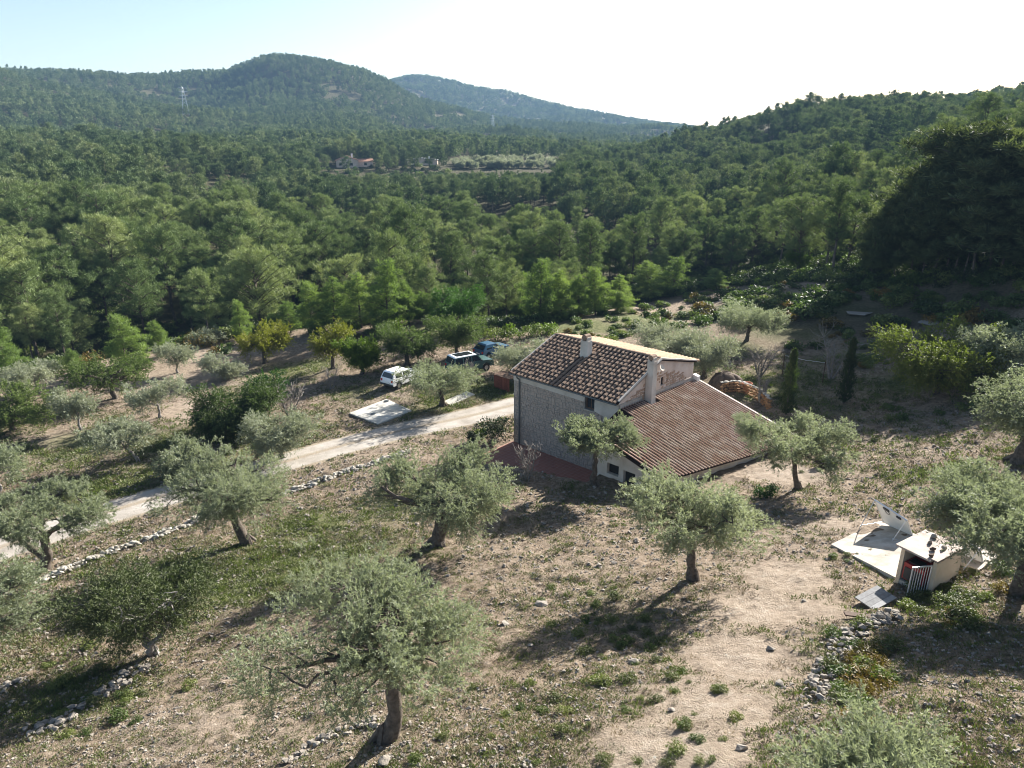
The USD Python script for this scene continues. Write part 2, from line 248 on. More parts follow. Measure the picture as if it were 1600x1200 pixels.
MT = {
 'olive_leaf': leaf('olive_leaf', (.20, .225, .145), (.305, .325, .225), (.43, .44, .335), .42, (1.0, 1.05, .75), obj=.3, spec=.2),
 'silver_leaf': leaf('silver_leaf', (.23, .25, .175), (.32, .335, .25), (.43, .435, .34), .34, (1.0, 1.04, .75), obj=.3, spec=.2),
 'carob_leaf': leaf('carob_leaf', (.05, .07, .025), (.11, .135, .05), (.20, .215, .09), .32, spec=.2),
 'wild_leaf': leaf('wild_leaf', (.045, .056, .026), (.085, .10, .042), (.17, .175, .085), .2, spec=.15),
 'almond_leaf': leaf('almond_leaf', (.095, .12, .045), (.165, .19, .075), (.26, .275, .12), .38, spec=.15),
 'yellow_leaf': leaf('yellow_leaf', (.11, .13, .02), (.26, .22, .025), (.38, .29, .03), .38),
 'lime_leaf': leaf('lime_leaf', (.09, .13, .015), (.21, .25, .02), (.36, .36, .04), .4),
 'mulberry_leaf': leaf('mulberry_leaf', (.08, .095, .022), (.17, .18, .035), (.29, .27, .055), .36),
 'green_leaf': leaf('green_leaf', (.03, .07, .012), (.07, .14, .02), (.14, .22, .04), .32),
 'pine_needle': leaf('pine_needle', (.115, .158, .066), (.19, .235, .10), (.285, .32, .145), .2, (1.0, 1.06, .6), obj=.75, rough=.7, spec=.1),
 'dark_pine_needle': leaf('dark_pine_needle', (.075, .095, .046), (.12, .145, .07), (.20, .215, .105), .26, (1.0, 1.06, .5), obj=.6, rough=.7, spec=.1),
 'young_pine_needle': leaf('young_pine_needle', (.13, .19, .065), (.20, .265, .092), (.28, .335, .13), .38, (1.0, 1.08, .45), obj=.5, rough=.7, spec=.1),
 'far_needle': leaf('far_needle', (.076, .112, .056), (.13, .168, .083), (.20, .228, .118), .17, (1.0, 1.06, .55), obj=.8, rough=.8, spec=.08),  # darker, bluer copy of the pine needles, distance haze tinted in
 'cypress_leaf': leaf('cypress_leaf', (.04, .055, .02), (.08, .10, .03), (.14, .155, .05), .28),
 'shrub_leaf': leaf('shrub_leaf', (.06, .09, .022), (.125, .15, .04), (.23, .225, .08), .32, obj=.7),
 'rust_leaf': leaf('rust_leaf', (.10, .075, .02), (.20, .12, .03), (.26, .18, .05), .3, obj=.5),
 'dark_leaf': leaf('dark_leaf', (.018, .028, .01), (.03, .045, .014), (.05, .07, .02), .15),
 'dry_grass': leaf('dry_grass', (.19, .14, .075), (.28, .22, .12), (.36, .31, .18), .2, (1, 1, .8)),
 'weed': leaf('weed', (.075, .085, .032), (.13, .14, .05), (.20, .20, .088), .3),
 'bright_grass': leaf('bright_grass', (.095, .115, .03), (.155, .175, .05), (.235, .245, .09), .3),
 'dry_stalk': leaf('dry_stalk', (.11, .085, .06), (.18, .14, .10), (.27, .23, .17), .1, (1, 1, .8)),
 'bark': two_tone('bark', (.045, .036, .028), (.135, .112, .09), 7, .95, .9, 24, dist=.05),
 'grey_bark': two_tone('grey_bark', (.12, .11, .10), (.27, .25, .225), 6, .95, .8, 22, dist=.04),
 'pine_bark': two_tone('pine_bark', (.05, .04, .032), (.13, .105, .085), 5, .95, .7, 12, dist=.05),
 'twig': two_tone('twig', (.17, .15, .13), (.34, .31, .28), 3, .9, island=.4),
 'limestone': two_tone('limestone', (.22, .195, .165), (.36, .335, .295), 2.2, .92, .8, 9, island=.55, c3=(.50, .475, .43), dist=.04),
 'stone_piece': two_tone('stone_piece', (.21, .19, .155), (.33, .305, .26), 5, .92, .8, 14, obj=.5, c3=(.43, .405, .355), dist=.03),
 'wall_stone': two_tone('wall_stone', (.36, .295, .24), (.60, .565, .525), 6, .92, .6, 25, island=.85, c3=(.82, .80, .77)),
 'orange_stone': two_tone('orange_stone', (.27, .155, .075), (.40, .265, .14), 2.5, .92, .7, 9, island=.6, c3=(.52, .41, .28)),
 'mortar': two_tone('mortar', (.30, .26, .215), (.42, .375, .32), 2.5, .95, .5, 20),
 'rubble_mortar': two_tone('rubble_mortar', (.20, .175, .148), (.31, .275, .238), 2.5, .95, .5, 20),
 'plaster': two_tone('plaster', (.33, .285, .235), (.47, .425, .365), .9, .95, .35, 14, c3=(.54, .50, .445)),
 'gable_plaster': two_tone('gable_plaster', (.42, .32, .255), (.54, .44, .36), 1.1, .95, .35, 12, c3=(.62, .54, .46)),
 'white_render': two_tone('white_render', (.58, .55, .50), (.72, .69, .64), 2.5, .9, .25, 20),
 'tile': two_tone('tile', (.19, .13, .092), (.51, .375, .265), 9, .9, .3, 40, island=.66, c3=(.76, .63, .48), dist=.01),
 'pan_tile': two_tone('pan_tile', (.03, .02, .017), (.075, .042, .032), 4, .95, island=.4),  # near-black: shadow in the roof channels put into the colour
 'old_tile': two_tone('old_tile', (.215, .13, .095), (.41, .34, .285), 1.1, .9, .2, 40, island=.42, c3=(.66, .615, .57), dist=.01),
 'old_pan': two_tone('old_pan', (.034, .022, .019), (.088, .05, .04), 1.5, .95, island=.4),  # shade between the annex ribs painted into this colour
 'pale_tile': two_tone('pale_tile', (.34, .235, .15), (.52, .39, .25), 6, .9, .3, 40, island=.6, c3=(.62, .52, .40), dist=.01),  # lighter copy of tile, with the rear slope's sunlight in its colour
 'zinc': plain('zinc', (.10, .11, .11), .5, .4),
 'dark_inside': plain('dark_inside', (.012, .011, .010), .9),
 'dark_wood': two_tone('dark_wood', (.06, .035, .022), (.14, .085, .055), 8, .8, obj=.4),
 'red_wood': two_tone('red_wood', (.13, .045, .03), (.22, .08, .05), 6, .8, obj=.4),
 'grey_wood': two_tone('grey_wood', (.15, .15, .15), (.27, .27, .27), 8, .8, obj=.35),
 'concrete': two_tone('concrete', (.33, .31, .265), (.45, .43, .375), .9, .92, .3, 18, c3=(.52, .50, .45)),
 'old_concrete': two_tone('old_concrete', (.20, .175, .145), (.37, .33, .275), 1.1, .92, .4, 14, c3=(.53, .485, .415)),
 'white_paint': plain('white_paint', (.78, .79, .79), .25, var=.02),
 'green_paint': plain('green_paint', (.055, .10, .09), .22, var=.04),
 'blue_paint': plain('blue_paint', (.035, .09, .15), .2, var=.04),
 'glass_dark': plain('glass_dark', (.018, .022, .025), .06, var=.02),
 'rubber': plain('rubber', (.018, .018, .018), .8),
 'black_plastic': plain('black_plastic', (.025, .025, .026), .55),
 'wheel_metal': plain('wheel_metal', (.42, .42, .42), .35, .6),
 'red_light': plain('red_light', (.45, .02, .015), .25),
 'plate': plain('plate', (.75, .75, .70), .4),
 'galvanised': plain('galvanised', (.48, .49, .50), .45, .5),
 'white_sheet': two_tone('white_sheet', (.66, .65, .61), (.76, .75, .71), 1.5, .55),
 'roof_sheet': two_tone('roof_sheet', (.21, .165, .135), (.36, .30, .26), 1.6, .85, .3, 14, c3=(.46, .41, .365)),
 'shed_wall': two_tone('shed_wall', (.50, .40, .28), (.64, .53, .40), 1.5, .9, .2, 14),
 'solar_cell': plain('solar_cell', (.012, .016, .035), .12),
 'generator_red': plain('generator_red', (.30, .02, .025), .35),
 'gable_stone': two_tone('gable_stone', (.33, .235, .165), (.45, .345, .255), 4, .92, .6, 20, island=.75, c3=(.58, .49, .39)),
 'terracotta_pot': two_tone('terracotta_pot', (.36, .14, .08), (.46, .20, .12), 8, .85),
 'earth': two_tone('earth', (.06, .042, .03), (.125, .09, .065), 2.5, .95, .8, 10),
 'far_wall': two_tone('far_wall', (.50, .37, .30), (.60, .46, .38), .6, .9),
 'far_white': plain('far_white', (.72, .70, .66), .8, var=.06),
 'far_roof': two_tone('far_roof', (.30, .16, .11), (.42, .25, .18), 1.5, .9, island=.3),
 'shutter': plain('shutter', (.07, .055, .05), .7),
 'blue_sheet': plain('blue_sheet', (.12, .2, .3), .5),
}
# terracotta paving, lettered by brick joints far below a few pixels
MT['paving'] = mat('paving', {'g': ('geometry', {}), 'mp': ('mapping', {'rotation': (0, 0, math.radians(-HROT))}), 'b': ('brick_texture', {'offset': 0.0, 'scale': 1.0, 'brick_width': .33, 'row_height': .33, 'mortar_size': .012, 'color1': (.34, .115, .07), 'color2': (.27, .085, .055), 'mortar': (.38, .27, .21)}),
    'n': ('noise_texture', {'scale': 1.4, 'detail': 5}), 'x': ('mix_color', {'blend_type': 'mix', 'b': (.26, .12, .085)}), 'p': ('principled_bsdf', {'roughness': .8})},
    [('g.position', 'mp.vector'), ('mp.vector', 'b.vector'), ('g.position', 'n.vector'), ('b.color', 'x.a'), ('n.fac', 'x.fac'), ('x.result', 'p.base_color')], surface='p.BSDF')

# ground: soil, weeds and pale worn dirt, distributed by a colour mask on the mesh (red: green growth, green: bare pale dirt, blue: forest floor, its dark colour holding tree shade as well)
MT['ground'] = mat('ground', {
    'g': ('geometry', {}), 'a': ('attribute', {'attribute': 'cover'}), 's': ('separate_color', {}),
    'n1': ('noise_texture', {'scale': .55, 'detail': 8, 'roughness': .65}), 'n2': ('noise_texture', {'scale': 3.5, 'detail': 7, 'roughness': .7}), 'n3': ('noise_texture', {'scale': 14.0, 'detail': 5, 'roughness': .7}),
    'soil': ('rgb_ramp', {'ramp': [(.27, (.07, .055, .042)), (.42, (.18, .136, .094)), (.56, (.285, .222, .16)), (.72, (.39, .318, .242))]}),
    'pale': ('rgb_ramp', {'ramp': [(.25, (.21, .17, .132)), (.48, (.37, .30, .232)), (.72, (.48, .41, .335))]}),
    'green': ('rgb_ramp', {'ramp': [(.28, (.058, .063, .028)), (.5, (.135, .145, .06)), (.7, (.215, .21, .11))]}),
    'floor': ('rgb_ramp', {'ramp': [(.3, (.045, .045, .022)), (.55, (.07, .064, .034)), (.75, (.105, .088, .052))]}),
    'gm': ('math', {'math_type': 'multiply_add', 'value2': .9, 'value3': -.45}), 'ga': ('math', {'math_type': 'add'}), 'gs': ('map_range', {'from_min': .32, 'from_max': .62, 'clamp': True}),
    'm1': ('mix_color', {}), 'm2': ('mix_color', {}), 'm3': ('mix_color', {}),
    'v': ('voronoi_texture', {'scale': 3.6, 'feature': 'f1'}), 'vt': ('map_range', {'from_min': .10, 'from_max': .16, 'to_min': 1.0, 'to_max': 0.0, 'clamp': True}), 'vr': ('separate_color', {}), 'vk': ('math', {'math_type': 'greater_than', 'value2': .93}), 'vm': ('math', {'math_type': 'multiply'}),
    'm4': ('mix_color', {'b': (.50, .47, .41)}),
    'bs': ('math', {'math_type': 'add'}), 'bp': ('bump', {'strength': 1.0, 'distance': .16}), 'p': ('principled_bsdf', {'roughness': .97, 'specular_ior_level': .08})},
    [('a.color', 's.color'), ('g.position', 'n1.vector'), ('g.position', 'n2.vector'), ('g.position', 'n3.vector'), ('g.position', 'v.vector'),
     ('n2.fac', 'soil.fac'), ('n2.fac', 'pale.fac'), ('n2.fac', 'green.fac'), ('n1.fac', 'floor.fac'),
     ('n3.fac', 'gm.value1'), ('gm.value', 'ga.value1'), ('s.r', 'ga.value2'), ('ga.value', 'gs.value'),
     ('soil.color', 'm1.a'), ('pale.color', 'm1.b'), ('s.g', 'm1.fac'), ('m1.result', 'm2.a'), ('green.color', 'm2.b'), ('gs.result', 'm2.fac'),
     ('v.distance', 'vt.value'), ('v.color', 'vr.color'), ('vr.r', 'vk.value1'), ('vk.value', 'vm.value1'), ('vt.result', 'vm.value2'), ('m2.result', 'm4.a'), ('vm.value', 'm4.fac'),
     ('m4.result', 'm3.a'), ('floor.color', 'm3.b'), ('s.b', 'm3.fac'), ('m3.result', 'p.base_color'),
     ('n2.fac', 'bs.value1'), ('n3.fac', 'bs.value2'), ('bs.value', 'bp.height'), ('bp.normal', 'p.normal')], surface='p.BSDF')
MT['drive'] = mat('drive', {'g': ('geometry', {}), 'a': ('attribute', {'attribute': 'wear'}), 's': ('separate_color', {}), 'n': ('noise_texture', {'scale': .6, 'detail': 8, 'roughness': .65}), 'f': ('noise_texture', {'scale': 7.0, 'detail': 6, 'roughness': .7}),
    'r': ('rgb_ramp', {'ramp': [(.3, (.22, .195, .165)), (.5, (.32, .29, .25)), (.7, (.40, .37, .33))]}), 'e': ('rgb_ramp', {'ramp': [(.3, (.11, .10, .055)), (.5, (.24, .195, .14)), (.7, (.33, .28, .21))]}),
    'ad': ('math', {'math_type': 'add'}), 'mr': ('map_range', {'from_min': .78, 'from_max': 1.12, 'clamp': True}), 'm': ('mix_color', {}), 'b': ('bump', {'strength': .8, 'distance': .05}), 'p': ('principled_bsdf', {'roughness': .96, 'specular_ior_level': .1})},
    [('a.color', 's.color'), ('g.position', 'n.vector'), ('g.position', 'f.vector'), ('n.fac', 'r.fac'), ('f.fac', 'e.fac'), ('s.r', 'ad.value1'), ('f.fac', 'ad.value2'), ('ad.value', 'mr.value'), ('mr.result', 'm.fac'), ('r.color', 'm.a'), ('e.color', 'm.b'), ('m.result', 'p.base_color'), ('f.fac', 'b.height'), ('b.normal', 'p.normal')], surface='p.BSDF')

# ------------------------------------------------------------------ ground
# forest edge, as places on the ground
_edge_px = [(-500, 620), (-150, 592), (0, 585), (100, 572), (180, 558), (260, 545), (330, 535), (400, 520), (480, 512), (560, 506), (650, 496), (760, 512), (830, 510), (900, 496), (980, 478), (1050, 462), (1120, 446), (1220, 440), (1300, 444), (1380, 447), (1480, 440), (1600, 432), (1900, 420)]
EDGE = np.array([G(*p)[:2] for p in _edge_px])
_ea, _ed = np.arctan2(EDGE[:, 0], EDGE[:, 1]), np.hypot(EDGE[:, 0], EDGE[:, 1])
def edge_dist(x, y): return np.interp(np.arctan2(x, y), _ea, _ed)
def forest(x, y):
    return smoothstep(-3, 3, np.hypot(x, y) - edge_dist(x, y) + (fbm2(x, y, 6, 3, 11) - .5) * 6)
_green = [((430, 880), 5, .95), ((560, 850), 4, .75), ((330, 900), 4, .5), ((250, 960), 3, .6), ((600, 800), 4, .7), ((640, 870), 3, .5), ((380, 960), 2.5, .35), ((300, 860), 3, .45), ((500, 570), 4, .8), ((430, 600), 5, .6), ((470, 660), 5, .6), ((560, 615), 4, .6), ((520, 690), 3, .5), ((700, 625), 5, .8),
          ((760, 610), 4, .9), ((640, 640), 3, .7), ((390, 700), 5, .7), ((300, 720), 4, .5), ((150, 745), 5, .5), ((230, 740), 4, .6), ((130, 660), 4, .3), ((1180, 600), 5, .8), ((1260, 590), 5, .7), ((1300, 640), 5, .5), ((1420, 740), 2.5, .7), ((1480, 740), 2.5, .6), ((1500, 660), 5, .35), ((900, 760), 1.5, .5), ((960, 790), 3, .35), ((850, 800), 3, .3),
          ((950, 930), 2.5, .5), ((1020, 960), 2.5, .45), ((800, 1000), 3, .3), ((860, 1080), 3, .35), ((1360, 1030), 2, .6), ((1450, 960), 2, .5), ((1500, 980), 2.5, .5), ((1400, 960), 1.6, .4), ((70, 1000), 3, .55), ((180, 1080), 2, .55), ((60, 1120), 2, .55), ((650, 1120), 2, .4), ((750, 1150), 2.5, .35), ((170, 880), 3, .5), ((650, 760), 2.5, .6), ((500, 1150), 2, .2), ((1350, 790), 2.5, .4), ((1250, 1000), 2, .3), ((1100, 490), 7, .9), ((1000, 500), 7, .9), ((930, 508), 6, .9), ((1180, 470), 7, .9), ((1230, 520), 6, .8), ((1300, 480), 7, .8), ((870, 512), 6, .8), ((1150, 545), 5, .7), ((1330, 560), 5, .8), ((1400, 600), 6, .7), ((1250, 620), 4, .8), ((680, 520), 6, .8), ((590, 540), 5, .6), ((1560, 560), 6, .6), ((120, 700), 5, .75), ((60, 660), 4, .6), ((170, 650), 4, .5), ((260, 690), 4, .7), ((180, 760), 5, .8), ((330, 730), 4, .75), ((450, 580), 5, .8), ((380, 615), 4, .6), ((300, 890), 4, .7), ((480, 830), 4, .8), ((520, 900), 3, .55), ((200, 950), 3, .7), ((720, 800), 3, .5), ((90, 1090), 3, .7)]
_bare = [((1180, 950), 2.2, .9), ((1150, 1030), 2.2, .9), ((1100, 1100), 2.2, .9), ((1050, 1170), 2.4, .9), ((1230, 900), 2.2, .9), ((1280, 950), 1.6, .8), ((1310, 820), 2.2, .7), ((1200, 850), 2, .6), ((330, 590), 5, .8), ((250, 600), 5, .75), ((200, 690), 5, .5), ((100, 690), 5, .6), ((300, 640), 4, .8), ((70, 590), 5, .8), ((400, 640), 3, .5), ((330, 550), 5, .7), ((520, 720), 3, .4), ((1230, 740), 2.5, 1), ((1200, 745), 2, .9), ((1280, 760), 2, .5), ((900, 900), 3, .4), ((760, 870), 3, .25), ((560, 1080), 2.5, .3), ((330, 1130), 3, .5), ((420, 1060), 2.5, .45), ((480, 1140), 2.5, .45), ((600, 620), 3, .6), ((630, 700), 2.5, .5), ((1400, 690), 5, .35), ((900, 745), 1.2, .6), ((1450, 640), 4, .3)]
def _blobs(lst):
    return [(G(*p)[:2], r, s) for p, r, s in lst]
_green, _bare = _blobs(_green), _blobs(_bare)
SHADE = G(1430, 490)  # ground round here is coloured darker to paint in the pine shade
def cover(x, y):
    d = np.hypot(x, y); nz = fbm2(x, y, 3.0, 4, 21); nz2 = fbm2(x, y, 9.0, 3, 31)
    g = .22 + .5 * (nz2 - .5); b = .10 + .3 * (nz - .5)
    for lst, k in ((_green, 0), (_bare, 1)):
        for c, r, s in lst:
            w = np.exp(-((x - c[0]) ** 2 + (y - c[1]) ** 2) / (r * r) * .9) * s * ((.30 + 1.05 * nz) if k == 0 else (.55 + .9 * nz))
            if k == 0: g = np.maximum(g, w)
            else: b = np.maximum(b, w)
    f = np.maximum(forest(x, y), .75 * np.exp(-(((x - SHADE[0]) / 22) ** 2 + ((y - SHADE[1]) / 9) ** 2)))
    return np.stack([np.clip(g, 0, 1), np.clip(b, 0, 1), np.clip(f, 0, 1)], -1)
gx = axis_points(-26, 28, .15, -5200, 5200, 1.045); gy = axis_points(9, 46, .15, -600, 5600, 1.045)
GX, GY = np.meshgrid(gx, gy); GZ = height(GX, GY)
def ground_at(x, y):                                     # height of the ground mesh itself
    return map_coordinates(GZ, [np.interp(y, gy, np.arange(len(gy))), np.interp(x, gx, np.arange(len(gx)))], order=1, mode='nearest')
nx, ny = len(gx), len(gy); ii = np.arange(nx * ny).reshape(ny, nx)
quads = np.stack([ii[:-1, :-1], ii[:-1, 1:], ii[1:, 1:], ii[1:, :-1]], -1).reshape(-1, 4)
gv = np.stack([GX, GY, GZ], -1).reshape(-1, 3)
gm = usdkit.mesh(stage, '/World/ground', (gv, quads), MT['ground'], smooth=True)
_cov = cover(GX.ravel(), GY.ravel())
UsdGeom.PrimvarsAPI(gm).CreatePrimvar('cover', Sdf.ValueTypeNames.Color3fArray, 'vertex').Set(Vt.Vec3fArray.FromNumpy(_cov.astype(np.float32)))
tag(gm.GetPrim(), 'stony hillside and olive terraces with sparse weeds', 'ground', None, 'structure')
# gravel drive
_t = np.gradient(_drv, axis=0); _t /= np.linalg.norm(_t, axis=1)[:, None]; _nrm = np.stack([-_t[:, 1], _t[:, 0]], -1)
_w = 1.95
_o = np.linspace(-1, 1, 15)
dx = _drv[:, None, 0] + _nrm[:, None, 0] * _o * _w; dy = _drv[:, None, 1] + _nrm[:, None, 1] * _o * _w
dz = height(dx, dy, rough=False) + .045 - .04 * np.abs(_o) ** 6
ii = np.arange(160 * 15).reshape(160, 15)
q = np.stack([ii[:-1, 1:], ii[:-1, :-1], ii[1:, :-1], ii[1:, 1:]], -1).reshape(-1, 4)
_dp = solo('gravel_drive', (np.stack([dx, dy, dz], -1).reshape(-1, 3), q), MT['drive'], 'pale gravel drive crossing from the left to the house', 'drive', kind='structure', smooth=True)
_wr = np.maximum(.62 * np.exp(-((_o - .04) / .2) ** 2), smoothstep(.68, 1.0, np.abs(_o)))[None] + 0 * dx
UsdGeom.PrimvarsAPI(UsdGeom.Mesh(_dp)).CreatePrimvar('wear', Sdf.ValueTypeNames.Color3fArray, 'vertex').Set(Vt.Vec3fArray.FromNumpy(np.repeat(_wr.reshape(-1, 1), 3, 1).astype(np.float32)))
# terracotta yard in the shade of the house
def slab_poly(pts, z0, z1): 
    m = trimesh.creation.extrude_polygon(sg.Polygon(pts), z1 - z0); m.apply_translation([0, 0, z0]); return m
pv = slab_poly([from_house(u, v)[:2] for u, v in ((-9.35, -.02), (-9.35, -3.6), (-8.2, -4.6), (.8, -4.6), (.8, -.02))], -.1, .03)
solo('terracotta_patio', pv, MT['paving'], 'red terracotta paved yard below the stone front', 'patio', kind='structure')

# ------------------------------------------------------------------ haze
hz = trimesh.creation.box([8800, 8200, 240]); hz.apply_translation([0, 2700, 240 / 2 - 22])
mat('haze', {'v': ('principled_volume', {'color': (.38, .64, 1.0), 'density': 0.00009, 'anisotropy': 0.0})}, [], volume='v.volume')
solo('haze', hz, stage.GetPrimAtPath('/World/Looks/haze') and UsdShade.Material.Get(stage, '/World/Looks/haze'), 'thin bluish haze over the valley', 'haze', kind='stuff')

# ------------------------------------------------------------------ mesh builders
def box(x0, x1, y0, y1, z0, z1):
    m = trimesh.creation.box([x1 - x0, y1 - y0, z1 - z0]); m.apply_translation([(x0 + x1) / 2, (y0 + y1) / 2, (z0 + z1) / 2]); return m
def joined(ms): return trimesh.util.concatenate(ms)
def wall(poly, thick, holes=()):                       # polygon in (along, up), extruded: local x = along, z = up, y from 0 to thick
    s = sg.Polygon(poly)
    for h in holes: s = s.difference(sg.box(*h))
    m = joined([trimesh.creation.extrude_polygon(g, thick, engine='earcut') for g in getattr(s, 'geoms', [s])])
    v = m.vertices.copy(); m.vertices = np.stack([v[:, 0], v[:, 2], v[:, 1]], -1); m.invert(); return m
def turned(m, deg, at=(0, 0, 0)):
    m = m.copy(); m.apply_transform(trimesh.transformations.rotation_matrix(math.radians(deg), [0, 0, 1])); m.apply_translation(at); return m
def tube(pts, rad, sides=7, cap=True):
    p = np.asarray(pts, float); rad = np.broadcast_to(rad, (len(p),)); t = np.gradient(p, axis=0); t /= np.linalg.norm(t, axis=1, keepdims=True) + 1e-12
    ref = np.array([.31, .95, .05]) if abs(t[0, 2]) > .8 else np.array([0, 0, 1.0])
    a = np.cross(t, ref); a /= np.linalg.norm(a, axis=1, keepdims=True) + 1e-12; b = np.cross(t, a); an = np.arange(sides) * 2 * np.pi / sides
    v = (p[:, None] + rad[:, None, None] * (np.cos(an)[None, :, None] * a[:, None] + np.sin(an)[None, :, None] * b[:, None])).reshape(-1, 3)
    i, j = np.meshgrid(np.arange(len(p) - 1), np.arange(sides), indexing='ij'); k = (j + 1) % sides
    q = np.stack([i * sides + j, (i + 1) * sides + j, (i + 1) * sides + k, i * sides + k], -1).reshape(-1, 4)
    f = np.vstack([q[:, [0, 1, 2]], q[:, [0, 2, 3]]])
    if cap:
        n = len(p) - 1
        f = np.vstack([f, [[0, s, s + 1] for s in range(1, sides - 1)], [[n * sides, n * sides + s + 1, n * sides + s] for s in range(1, sides - 1)]])
    return v, f
def merge(list_vf):
    vs, fs, n = [], [], 0
    for v, f in list_vf: vs.append(v); fs.append(np.asarray(f) + n); n += len(v)
    return np.vstack(vs), np.vstack(fs)
def tri(vf): return trimesh.Trimesh(*vf, process=False)
_ICO = trimesh.creation.icosphere(1)
def rock(rng, size, flat=.65):
    m = trimesh.convex.convex_hull(rng.normal(size=(14, 3)) / 1.0 * .0 + (lambda d: d / np.linalg.norm(d, axis=1)[:, None])(rng.normal(size=(14, 3))) * rng.uniform(.75, 1.1, (14, 1)))
    m.apply_scale([size * .5 * rng.uniform(.8, 1.25), size * .5 * rng.uniform(.7, 1.1), size * .5 * flat * rng.uniform(.8, 1.2)]); return m

# ------------------------------------------------------------------ the farmhouse
def barrel(n_arc, invert=False):                          # unit template: x across, y along (0 top .. 1 bottom), z up
    a = np.linspace(0, np.pi, n_arc); xs, zs = np.cos(a), np.sin(a) * (-.55 if invert else .85)
    v = np.array([[x, y, z] for y in (0, 1) for x, z in zip(xs, zs)]); n = n_arc
    f = [[i, i + 1, n + i + 1] for i in range(n - 1)] + [[i, n + i + 1, n + i] for i in range(n - 1)]
    if not invert: f += [[n, n + i, n + i + 1] for i in range(1, n - 1)]
    return v, np.array(f)
def tiles(rng, cells, plane, ex, es, length, r_top, r_bot, lift=0.0, invert=False, jitter=1.0, rise=.02):
    """cells: (n, 2) positions (across, down) of each tile's upper end; plane(u, v) in roof coordinates gives the point."""
    tv, tf = barrel(4 if invert else 5, invert); n = len(cells); N = np.cross(ex, es); N = N if N[2] > 0 else -N
    r = r_top + (r_bot - r_top) * tv[:, 1]
    j = rng.normal(size=(n, 4)) * jitter
    P = plane[0] + cells[:, :1] * ex + cells[:, 1:2] * es + N * (lift + j[:, :1] * .006) + ex * j[:, 1:2] * .007 + es * j[:, 2:3] * .014
    loc = (tv[:, 0] * r)[None, :, None] * ex + ((tv[:, 1] * length)[None, :, None]) * es + ((tv[:, 2] * r + tv[:, 1] * rise)[None, :, None]) * N
    loc = loc + (tv[:, 1] * .018)[None, :, None] * j[:, 3][:, None, None] * ex
    v = (P[:, None] + loc).reshape(-1, 3); f = (tf[None] + (np.arange(n) * len(tv))[:, None, None]).reshape(-1, 3)
    return trimesh.Trimesh(v, f, process=False)
def rubble(rng, x0, x1, z0, z1, holes=(), h=(.12, .27), w=(.13, .40), y=0.0, proud=(.01, .05), keep=None):
    """stones of a rubble wall whose face is the plane y (outside towards -y)."""
    vs, fs, n, z = [], [], 0, z0
    F = np.array([[4, 5, 6], [4, 6, 7], [0, 1, 5], [0, 5, 4], [1, 2, 6], [1, 6, 5], [2, 3, 7], [2, 7, 6], [3, 0, 4], [3, 4, 7]])
    while z < z1 - .08:
        hh = min(rng.uniform(*h), z1 - z); x = x0 + rng.uniform(-.2, 0)
        while x < x1 - .05:
            ww = min(rng.uniform(*w), x1 - x); a, b, c, d = x + .012, x + ww - .012, z + .01 + rng.normal() * .022, z + hh - .01 + rng.normal() * .022
            x += ww; cx, cz = (a + b) / 2, (c + d) / 2
            if a < x0 or b > x1 or any(hx0 - .03 < b and a < hx1 + .03 and hz0 - .03 < d and c < hz1 + .03 for hx0, hz0, hx1, hz1 in holes): continue
            if keep is not None and not keep(cx, cz): continue
            o = np.array([[a, y + .02, c], [b, y + .02, c], [b, y + .02, d], [a, y + .02, d]]) + rng.normal(size=(4, 3)) * [.022, 0, .022]
            p = rng.uniform(*proud); k = .72 + rng.random() * .15
            q = (o - o.mean(0)) * [k, 1, k] + o.mean(0) + rng.normal(size=(4, 3)) * [.008, .006, .008]; q[:, 1] = y - p + rng.normal(size=4) * .008
            vs.append(np.vstack([o, q])); fs.append(F + n); n += 8
        z += hh
    return trimesh.Trimesh(np.vstack(vs), np.vstack(fs), process=False)
rng = np.random.default_rng(11)
L, Wd, ZE, ZR = 9.25, 9.73, 5.62, 7.28
farm = thing('stone_farmhouse', 'old stone farmhouse with tiled gable roof and low tiled annex', 'farmhouse', (HO[0], HO[1], 0), HROT)
WIN = (-2.75, 4.45, -1.92, 5.42)
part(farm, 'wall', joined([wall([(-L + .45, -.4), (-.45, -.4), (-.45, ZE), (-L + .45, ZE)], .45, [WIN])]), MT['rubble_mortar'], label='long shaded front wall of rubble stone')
part(farm, 'wall_stones', rubble(rng, -L, 0, 0.03, 4.95, [WIN, (-1.2, 3.35, 0.1, 6)], proud=(.012, .045)), MT['wall_stone'], kind='stuff', label='grey rubble stones of the front wall')
part(farm, 'plaster_band', wall([(-L, 5.0), (-2.75, 4.93), (-2.75, 5.42), (-1.92, 5.42), (-1.92, 4.45), (-1.15, 4.3), (-1.15, 3.3), (-.003, 3.2), (-.003, ZE - .003), (-L, ZE - .003)], .04).apply_translation([0, -.05, 0]), MT['plaster'])
ZB = 6.02                                                # the rear eave sits higher: its slope is flatter
gab = [(0, -.4), (Wd, -.4), (Wd, ZB), (Wd / 2, ZR), (0, ZE)]
gw = wall(gab, .45, [(5.1, 5.35, 5.6, 6.0)]); gw = turned(gw, 90); part(farm, 'wall', gw, MT['gable_plaster'], label='sunlit gable wall of pinkish plaster and stone')
def ingable(y, z): return z < ZE - .35 + (ZR - ZE) * (1 - abs(y - Wd / 2) / (Wd / 2)) * .72 and math.sin(y * 1.3 + z) > -.55
gs = rubble(rng, .3, Wd - .3, 4.0, 6.5, [(5.1, 5.35, 5.6, 6.0)], proud=(.006, .025), keep=ingable); gs.apply_transform(trimesh.transformations.rotation_matrix(math.pi / 2, [0, 0, 1]))
part(farm, 'wall_stones', gs, MT['gable_stone'], kind='stuff', label='warm stones showing through the gable plaster')
